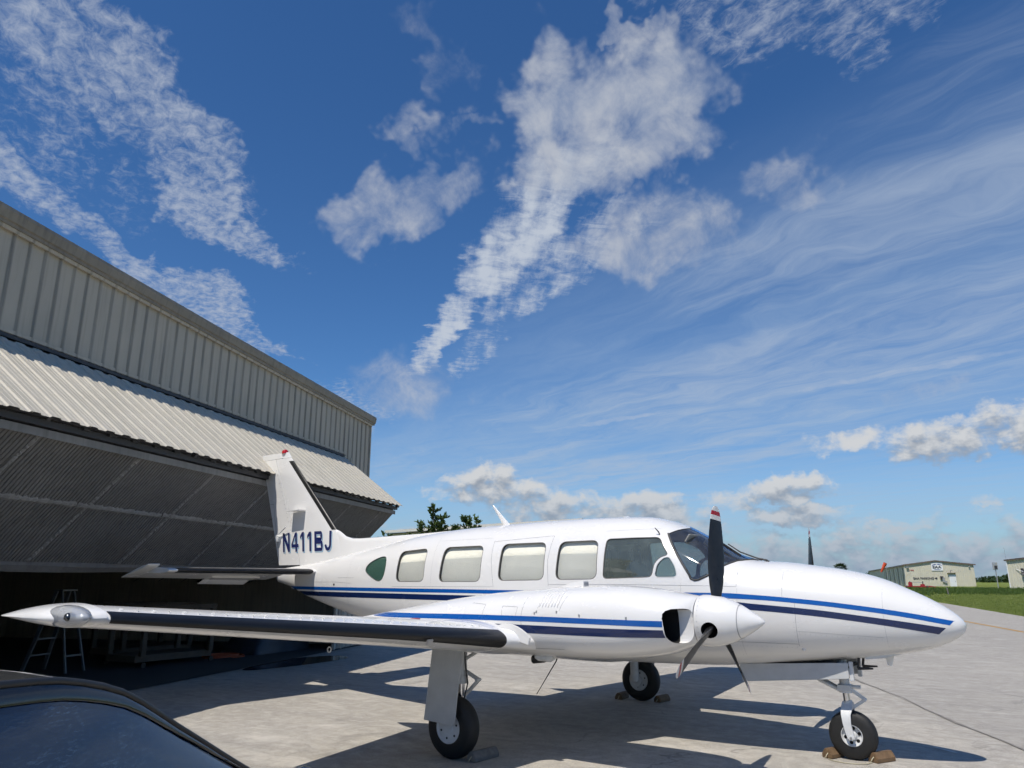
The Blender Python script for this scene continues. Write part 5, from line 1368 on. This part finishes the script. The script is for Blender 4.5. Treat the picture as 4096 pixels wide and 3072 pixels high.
# ------------------------------------------------------------------ far buildings
mat('beige_metal', m_metal((.56, .53, .43), (.61, .58, .47), .2, .6)); mat('beige_lightened', m_metal((.60, .57, .48), (.66, .625, .52), .2, .6)); mat('brown_trim', m_metal((.13, .10, .085), (.17, .135, .115), .3))  # second beige is a paler copy, light painted in for the shaded walls
simple('sign_white', (.75, .76, .78), .5); simple('sign_ink', (.02, .025, .05), .6); simple('sign_blue', (.03, .07, .25), .5); simple('sign_red', (.4, .03, .03), .6)
simple('black_iron', (.03, .03, .032), .6); simple('machine_red', (.32, .02, .03), .45); simple('sock_orange', (.75, .10, .04), .7); simple('pole_grey', (.38, .39, .40), .5, metal=.4)
def text_mesh(txt, size, bold=.012):
    cu = bpy.data.curves.new('t', 'FONT'); cu.body = txt; cu.size = size; cu.offset = bold * size; cu.extrude = .01
    to = bpy.data.objects.new('t', cu); C.objects.link(to)
    me = bpy.data.meshes.new_from_object(to.evaluated_get(bpy.context.evaluated_depsgraph_get())); bpy.data.objects.remove(to)
    P = np.array([v.co for v in me.vertices]); w = P[:, 0].max(); return me, w
def place_text(txt, size, frame, x, z, m, parent, bold=.012, width=None, off=.03):
    """frame: matrix whose x runs along the wall, y points out of it, z up; text starts at x,z"""
    me, w = text_mesh(txt, size, bold); k = (width / w) if width else 1
    for v in me.vertices: v.co = frame @ Vector((x + v.co.x * k, off + v.co.z, z + v.co.y))
    return link('wall_lettering', me, m, parent)
# rows: the hangar with the sign
FA = R(12.5); FX = Vector((math.cos(FA), math.sin(FA), 0)); FY = Vector((math.sin(FA), -math.cos(FA), 0))   # along the wall, out of the wall
def frame_at(o): return Matrix(((FX.x, FY.x, 0, o[0]), (FX.y, FY.y, 0, o[1]), (0, 0, 1, o[2]), (0, 0, 0, 1)))
B0 = frame_at((-13.7, 140.7, .45)); Wd, Hd, Ap, Ln = 10.5, 3.72, 4.42, 100.0
e1 = thing('sign_hangar', 'long low beige metal hangar row with the EAA sign on its end wall', 'hangar')
pr = []
x = 0
while x < Wd: pr += [(x, 0), (x + .22, 0), (x + .25, .03), (x + .28, .03)]; x += .305
pr = [p for p in pr if p[0] < Wd] + [(Wd, 0)]
def gz(x): return Hd + (Ap - Hd) * (1 - abs(x - Wd * .46) / (Wd * (.46 if x < Wd * .46 else .54)))
strip(MB(), pr, lambda q, d: B0 @ Vector((q, d, -.5)), lambda q, d: B0 @ Vector((q, d, gz(q)))).build('end_wall', 'beige_metal', e1, fix=False)
pr = []; x = 0
while x < Ln: pr += [(x, 0), (x + .24, 0), (x + .27, .03), (x + .29, .03)]; x += .61
strip(MB(), pr, lambda q, d: B0 @ Vector((-d, -q, -.5)), lambda q, d: B0 @ Vector((-d, -q, Hd))).build('side_wall', 'beige_lightened', e1, fix=False)
MB().add([B0 @ Vector(p) for p in ((-.3, .25, Hd + .02), (Wd * .46, .25, Ap + .05), (Wd + .3, .25, Hd + .02), (Wd + .3, -Ln, Hd + .02), (Wd * .46, -Ln, Ap + .05), (-.3, -Ln, Hd + .02))], [(0, 1, 4, 5), (1, 2, 3, 4)]).build('roof', 'trim_metal', e1, fix=False)
for a_, b_ in (((-.3, Hd), (Wd * .46, Ap)), ((Wd * .46, Ap), (Wd + .3, Hd))):
    MB().bar(B0 @ Vector((a_[0], .2, a_[1] - .02)), B0 @ Vector((b_[0], .2, b_[1] - .02)), .12, .20).build('rake_trim', 'brown_trim', e1)
MB().bar(B0 @ Vector((-.25, .2, Hd - .06)), B0 @ Vector((-.25, -Ln, Hd - .06)), .14, .22).build('eave_trim', 'brown_trim', e1)
MB().bar(B0 @ Vector((-.03, .03, -.5)), B0 @ Vector((-.03, .03, Hd)), .10, .10).build('corner_trim', 'beige_metal', e1)
for k, q in enumerate((3.0, 8.0, 12.0, 16.5, 21, 25.5, 30, 35, 40, 45)):
    MB().box(B0 @ Vector((-.06, -q, 1.6)), (.10, 1.7 if k % 2 else .5, 3.4), Matrix.Rotation(FA, 3, 'Z')).build('sliding_door', 'beige_metal' if k % 2 else 'trim_metal', e1)
sg = MB().box(B0 @ Vector((5.0, .08, 3.42)), (1.75, .05, 1.35), Matrix.Rotation(FA, 3, 'Z')).build('wall_sign', 'sign_white', e1)
place_text('EAA', .62, B0, 4.32, 3.12, 'sign_ink', sg, .03, 1.35, .12)
wgs = MB()
for s_ in (-1, 1):
    wgs.prism([B0 @ Vector((5.0, .11, 3.80)), B0 @ Vector((5.0 + s_ * .25, .11, 3.86)), B0 @ Vector((5.0 + s_ * .62, .11, 3.74)), B0 @ Vector((5.0 + s_ * .78, .11, 3.52)), B0 @ Vector((5.0 + s_ * .55, .11, 3.66)), B0 @ Vector((5.0 + s_ * .2, .11, 3.72))], (0, 0, 0), tuple(FY * .01))
wgs.build('sign_wings', 'sign_blue', sg)
MB().box(B0 @ Vector((5.0, .12, 2.93)), (.9, .01, .07), Matrix.Rotation(FA, 3, 'Z')).build('sign_line', 'sign_blue', sg)
place_text('EAA PARKING', .52, B0, 1.15, 1.28, 'sign_ink', e1, .02, 3.15, .05)
ar = MB().prism([B0 @ Vector(p) for p in ((4.42, .05, 1.40), (4.62, .05, 1.40), (4.62, .05, 1.25), (4.86, .05, 1.47), (4.62, .05, 1.70), (4.62, .05, 1.54), (4.42, .05, 1.54))], (0, 0, 0), tuple(FY * .02)).build('wall_arrow', 'sign_ink', e1)
place_text('17A8', .32, B0, .62, 2.72, 'sign_red', e1, .02, .75, .05)
dr_ = MB().box(B0 @ Vector((7.15, .05, .98)), (1.0, .06, 2.1), Matrix.Rotation(FA, 3, 'Z')).build('door', 'sign_white', e1)
MB().box(B0 @ Vector((7.5, .10, .95)), (.08, .05, .08)).build('door_handle', 'black_iron', dr_)
MB().box(B0 @ Vector((7.05, .2, 2.35)), (1.2, .4, .06), Matrix.Rotation(FA, 3, 'Z')).build('door_canopy', 'brown_trim', e1)
MB().tube([B0 @ Vector((6.95, .15, 2.4)), B0 @ Vector((6.95, .3, 2.75)), B0 @ Vector((7.1, .6, 2.8))], .035, 8).build('door_lamp', 'black_iron', e1)
for x, z, w, h in ((5.5, 1.55, .45, .5), (5.75, 1.2, .35, .8), (6.05, .85, .35, .35)): MB().box(B0 @ Vector((x, .12, z)), (w, .2, h), Matrix.Rotation(FA, 3, 'Z')).build('meter_box', 'black_iron' if w > .4 else 'pole_grey', e1)
MB().box(B0 @ Vector((.45, .2, 3.25)), (.4, .3, .12), Matrix.Rotation(FA, 3, 'Z')).build('flood_light', 'pole_grey', e1)
MB().box(B0 @ Vector((9.85, .15, 3.4)), (.22, .25, .18)).build('flood_light', 'pole_grey', e1)

# building at the right edge
_a = R(-5)
B1 = Matrix(((math.cos(_a), math.sin(_a), 0, 2.05), (math.sin(_a), -math.cos(_a), 0, 113.5), (0, 0, 1, .65), (0, 0, 0, 1)))
e2 = thing('gable_hangar', 'beige metal hangar with a satellite dish at the right edge', 'hangar')
pr = []; x = 0
while x < 14: pr += [(x, 0), (x + .22, 0), (x + .25, .03), (x + .28, .03)]; x += .305
strip(MB(), pr, lambda q, d: B1 @ Vector((q, d, -.4)), lambda q, d: B1 @ Vector((q, d, 3.55 + .11 * min(q, 7) - .11 * max(0, q - 7)))).build('end_wall', 'beige_metal', e2, fix=False)
MB().add([B1 @ Vector(p) for p in ((0, 0, -.4), (0, -30, -.4), (0, -30, 3.55), (0, 0, 3.55))], [(0, 1, 2, 3)]).build('side_wall', 'beige_lightened', e2, fix=False)
MB().add([B1 @ Vector(p) for p in ((-.3, .3, 3.58), (7, .3, 4.4), (14.3, .3, 3.58), (14.3, -30, 3.58), (7, -30, 4.4), (-.3, -30, 3.58))], [(0, 1, 4, 5), (1, 2, 3, 4)]).build('roof', 'brown_trim', e2, fix=False)
MB().bar(B1 @ Vector((-.3, .2, 3.52)), B1 @ Vector((7, .2, 4.33)), .12, .2).build('rake_trim', 'brown_trim', e2)
MB().bar(B1 @ Vector((-.05, .08, -.4)), B1 @ Vector((-.05, .08, 3.5)), .1, .1).build('downpipe', 'sign_white', e2)
MB().tube([B1 @ Vector((.9, .05, 2.35)), B1 @ Vector((1.7, .35, 2.05))], .04, 8).build('lamp_arm', 'sign_white', e2)
MB().lathe([(0, .03), (.04, .25), (.12, .42)], B1 @ Vector((1.9, .35, 1.85)), (FY + Vector((-.5, 0, .5))), 20, cap=False).build('satellite_dish', 'black_iron', e2, smooth=50)
MB().box(B1 @ Vector((1.6, .15, 2.25)), (.35, .2, .45)).build('junction_box', 'black_iron', e2)
MB().tube([B1 @ Vector((1.95, .1, 1.7)), B1 @ Vector((2.0, .1, -.3))], .035, 8).build('dish_mast', 'black_iron', e2)
MB().tube([B1 @ Vector((-.1, -.5, 3.6)), B1 @ Vector((-.12, -.5, 5.2))], .02, 6).build('roof_mast', 'pole_grey', e2)

# hangar behind the airplane
simple('cream_eave', (.66, .63, .58), .5)
e3 = thing('rear_hangar', 'low hangar with a pale eave behind the airplane roof', 'hangar')
pr = []; x = -37.0
while x < -18.6: pr += [(x, 0), (x + .2, 0), (x + .23, -.03), (x + .27, -.03)]; x += .305
def ry(x): return 35.9 - .09 * (x + 36)
strip(MB(), pr, lambda q, d: Vector((q, ry(q) + d, -.1)), lambda q, d: Vector((q, ry(q) + d, 5.22))).build('front_wall', 'beige_lightened', e3, fix=False)
RD = Vector((-.56, .83, 0)) * 14; RL, RR = Vector((-37, ry(-37), 0)), Vector((-18.6, ry(-18.6), 0)); up = lambda v, z: (v.x, v.y, z)
for a_, f in ((RL, (0, 1, 2, 3)), (RR, (3, 2, 1, 0))):
    MB().add([up(a_, 5.22), up(a_ + RD, 5.22), up(a_ + RD, -.1), up(a_, -.1)], [f]).build('side_wall', 'beige_lightened', e3, fix=False)
fo = Vector((.1, -.3, 0))
MB().add([up(RL + fo, 5.39), up(RR + fo, 5.39), up(RR + RD * .5, 6.0), up(RL + RD * .5, 6.0), up(RR + RD, 5.39), up(RL + RD, 5.39)], [(0, 1, 2, 3), (3, 2, 4, 5)]).build('roof', 'trim_metal', e3, fix=False)
MB().bar((-37.3, ry(-37.3) - .28, 5.34), (-18.5, ry(-18.5) - .28, 5.34), .16, .20).build('eave_trim', 'cream_eave', e3)
MB().bar((-37.3, ry(-37.3) - .2, 5.18), (-18.5, ry(-18.5) - .2, 5.18), .10, .06).build('gutter', 'brown_trim', e3)

# ------------------------------------------------------------------ trees and plants
def leafy(name, label, cat, loc, tops, m, seed, leaf=.10, n=26, group=None):
    """open shrub-like tree: trunk, limbs to each top point, leaves along the twigs"""
    r = random.Random(seed); o = thing(name, label, cat, loc, 0, group)
    tr = MB(); lv = []; lf = []
    base = Vector((0, 0, 0)); fork = Vector((r.uniform(-.1, .1), r.uniform(-.1, .1), 1.0))
    tr.tube([base, fork * .5 + Vector((.03, .02, 0)), fork], [.10, .08, .065], 8)
    def leafat(p, d):
        for k in range(r.randint(2, 4)):
            v = (d + Vector((r.uniform(-1, 1), r.uniform(-1, 1), r.uniform(-.5, .9))) * .9).normalized(); u = v.cross(Vector((r.uniform(-1, 1), r.uniform(-1, 1), r.uniform(-1, 1)))).normalized(); L = leaf * r.uniform(.6, 1.25); w = L * .22; i = len(lv)
            q = p + Vector((r.uniform(-.03, .03), r.uniform(-.03, .03), r.uniform(-.03, .03)))
            lv.extend([q, q + v * L * .5 + u * w, q + v * L, q + v * L * .5 - u * w]); lf.append((i, i + 1, i + 2, i + 3))
    for tp in tops:
        tp = Vector(tp) - Vector(loc); mid = fork.lerp(tp, .5) + Vector((r.uniform(-.25, .25), r.uniform(-.25, .25), r.uniform(0, .2)))
        pts = [fork * .95, fork.lerp(mid, .6) + Vector((r.uniform(-.1, .1), r.uniform(-.1, .1), 0)), mid, mid.lerp(tp, .55) + Vector((r.uniform(-.08, .08), r.uniform(-.08, .08), 0)), tp]
        tr.tube(pts, [.05, .038, .026, .014, .006], 6)
        for k in range(n):
            f = r.uniform(.15, 1.0); seg = min(3, int(f * 4)); p = pts[seg].lerp(pts[seg + 1], f * 4 - seg) if f < 1 else tp
            ln = r.uniform(.25, .62) * (1.25 - f * .75); d = Vector((r.uniform(-1, 1), r.uniform(-1, 1), r.uniform(.0, 1.0))).normalized(); e = p + d * ln
            tr.tube([p, p.lerp(e, .5) + Vector((0, 0, -.01)), e], [.008, .005, .002], 4, cap=False)
            for j in range(7): leafat(p.lerp(e, (j + 1) / 7), d)
        for j in range(6): leafat(mid.lerp(tp, (j + 1) / 6), (tp - mid).normalized())
    t_ = tr.build('trunk', 'bark', o, smooth=60)
    MB().add(lv, lf).build('crown', m, o, fix=False)
    return o
m_leaf((.05, .09, .025), (.11, .16, .045), 'leaf_tree')
leafy('shrub_tree', 'tallest small leafy tree rising behind the hangar door corner', 'tree', (-14.4, 14.9, -.03), [(-14.6, 14.7, 4.5), (-14.2, 14.9, 4.0), (-15.0, 14.6, 3.75), (-14.0, 15.4, 3.55), (-14.7, 15.4, 3.5)], 'leaf_tree', 3, .15, 55)
leafy('shrub_tree', 'small leafy tree in the middle, seen over the cabin roof', 'tree', (-13.6, 15.7, -.03), [(-13.6, 15.6, 3.95), (-13.3, 15.9, 4.0), (-14.0, 15.5, 3.5), (-13.1, 16.3, 3.35)], 'leaf_tree', 5, .15, 49)
leafy('shrub_tree', 'low leafy shrub nearest the hangar door edge', 'tree', (-15.7, 14.0, -.03), [(-17.6, 13.9, 3.55), (-15.2, 14.2, 3.2), (-16.2, 13.7, 3.3), (-15.4, 14.6, 3.15)], 'leaf_tree', 8, .15, 42)
leafy('shrub_tree', 'low spreading shrub peeping over the rear cabin roof', 'tree', (-12.2, 16.6, -.03), [(-12.3, 16.6, 3.25), (-11.8, 16.9, 3.2), (-12.6, 16.9, 3.15), (-11.5, 17.3, 3.2)], 'leaf_tree', 11, .15, 36)

def palm(loc, h, label):
    o = thing('palm_tree', label, 'palm tree', loc); r = random.Random(4)
    MB().tube([(0, 0, -.3), (.05, 0, h * .4), (.0, .05, h * .8), (0, 0, h)], [.22, .18, .17, .2], 10).build('trunk', 'bark', o, smooth=60)
    vs, fs = [], []
    for k in range(46):
        a_ = r.uniform(0, 6.283); el = r.uniform(-.7, 1.3); d = Vector((math.cos(a_) * math.cos(el), math.sin(a_) * math.cos(el), math.sin(el))); c = Vector((0, 0, h)) + d * r.uniform(.5, .8)
        u = d.cross(Vector((0, 0, 1))).normalized(); w = u.cross(d)
        for j in range(13):
            b_ = (j - 6) / 6 * 1.5; v = (d * math.cos(b_) + u * math.sin(b_)).normalized(); L = r.uniform(.75, 1.1); i = len(vs); t_ = c + v * L + Vector((0, 0, -.25 * L)); e = v.cross(w).normalized() * .045
            vs += [c, c + v * L * .5 + e, t_, c + v * L * .5 - e]; fs.append((i, i + 1, i + 2, i + 3))
    MB().add(vs, fs).build('crown', 'leaf_far', o, fix=False)
palm((-23.9, 139.1, .5), 3.0, 'palm tree crown showing over the airplane nose')
# far belt of trees
vs, fs = [], []; r = random.Random(12)
for k in range(620):
    az = r.uniform(R(-60), R(40)); d = r.uniform(380, 470); x, y = 4.8 + math.sin(az) * d, -8.1 + math.cos(az) * d; hh = r.uniform(2.6, 5.2) * (1 + .35 * math.sin(az * 37)); ww = r.uniform(2.5, 4.5)
    for j in range(34):
        a_, b_ = r.uniform(0, 6.283), r.uniform(-1, 1); q = Vector((x + math.cos(a_) * ww * math.sqrt(1 - b_ * b_), y + math.sin(a_) * ww * math.sqrt(1 - b_ * b_), hh * .5 + b_ * hh * .55)); s_ = r.uniform(.35, .9)
        u = Vector((r.uniform(-1, 1), r.uniform(-1, 1), r.uniform(-1, 1))).normalized(); v = u.cross(Vector((r.uniform(-1, 1), r.uniform(-1, 1), r.uniform(-1, 1)))).normalized(); i = len(vs)
        vs += [q + u * s_, q + v * s_, q - u * s_, q - v * s_]; fs.append((i, i + 1, i + 2, i + 3))
kind(MB().add(vs, fs).build('far_trees', 'leaf_far', fix=False), 'stuff', 'distant dark green belt of trees on the horizon')

# ------------------------------------------------------------------ small far things
o = thing('light_post', 'tall grey post with a box on top between the far hangars', 'post', (1.0, 103.0, .4))
MB().tube([(0, 0, -.3), (0, 0, 2.5)], .06, 10).build('pole', 'pole_grey', o, smooth=60); MB().box((0, 0, 2.9), (.55, .3, .85)).build('box', 'pole_grey', o, bevel=.03); MB().box((.08, -.16, 2.75), (.3, .03, .4)).build('plate', 'black_iron', o)
o = thing('windsock', 'orange windsock hanging above the far hangar roof', 'windsock', (-12.9, 113.5, .3))
MB().tube([(.25, 0, -.3), (.25, 0, 3.75)], .03, 8).build('pole', 'pole_grey', o)
MB().lathe([(0, .24), (.5, .22), (1.0, .17), (1.45, .12)], (.18, 0, 3.72), (-.55, .1, -1), 16, cap=False).build('sock', 'sock_orange', o, smooth=50)
MB().tube([(.25 + .0, 0, 3.72), (.1, 0, 3.74)], .015, 6).build('ring_arm', 'black_iron', o)
o = thing('mower_deck', 'red tractor mower implement parked before the sign hangar', 'mower', (-9.6, 119.0, .30))
MB().box((0, 0, .38), (3.1, 1.3, .22)).build('deck', 'machine_red', o, bevel=.05); MB().box((-.9, 0, .75), (.5, .6, .6)).build('gearbox', 'machine_red', o, bevel=.06); MB().box((.7, 0, .6), (.6, .7, .3)).build('side_gearbox', 'machine_red', o, bevel=.06)
for x in (-.95, .75): MB().bar((x, 0, .7), (x, 0, 1.15), .12, .12).build('mast', 'black_iron', o); 
MB().bar((-.95, 0, 1.05), (.75, 0, .95), .08, .08).build('link_bar', 'pole_grey', o)
for x in (-1.35, 1.35): MB().lathe([(-.1, .0), (-.1, .28), (.1, .28), (.1, 0)], (x, -.7, .27), (1, 0, 0), 18).build('wheel', 'tyre_rubber', o)
MB().bar((1.5, 0, .45), (2.4, -.3, .35), .14, .14).build('hitch', 'machine_red', o)
sk = thing('stake', 'short grey wooden stake standing in the grass', 'stake', (-2.0, 74.0, .28))
MB().loft([[(-.05, -.05, -.2), (.05, -.05, -.2), (.05, .05, -.2), (-.05, .05, -.2)], [(-.13, -.05, .68), (-.03, -.05, .66), (-.03, .05, .66), (-.13, .05, .68)]]).build('stake_body', 'grey_wood', sk); MB().box((-.08, 0, .69), (.11, .11, .03)).build('stake_cap', 'grey_wood', sk)
sedan('parked_car', 'tiny blue car parked far away beside the gable hangar', (3.9, 152, .5), R(20), 'car_blue', 'dew_glass')
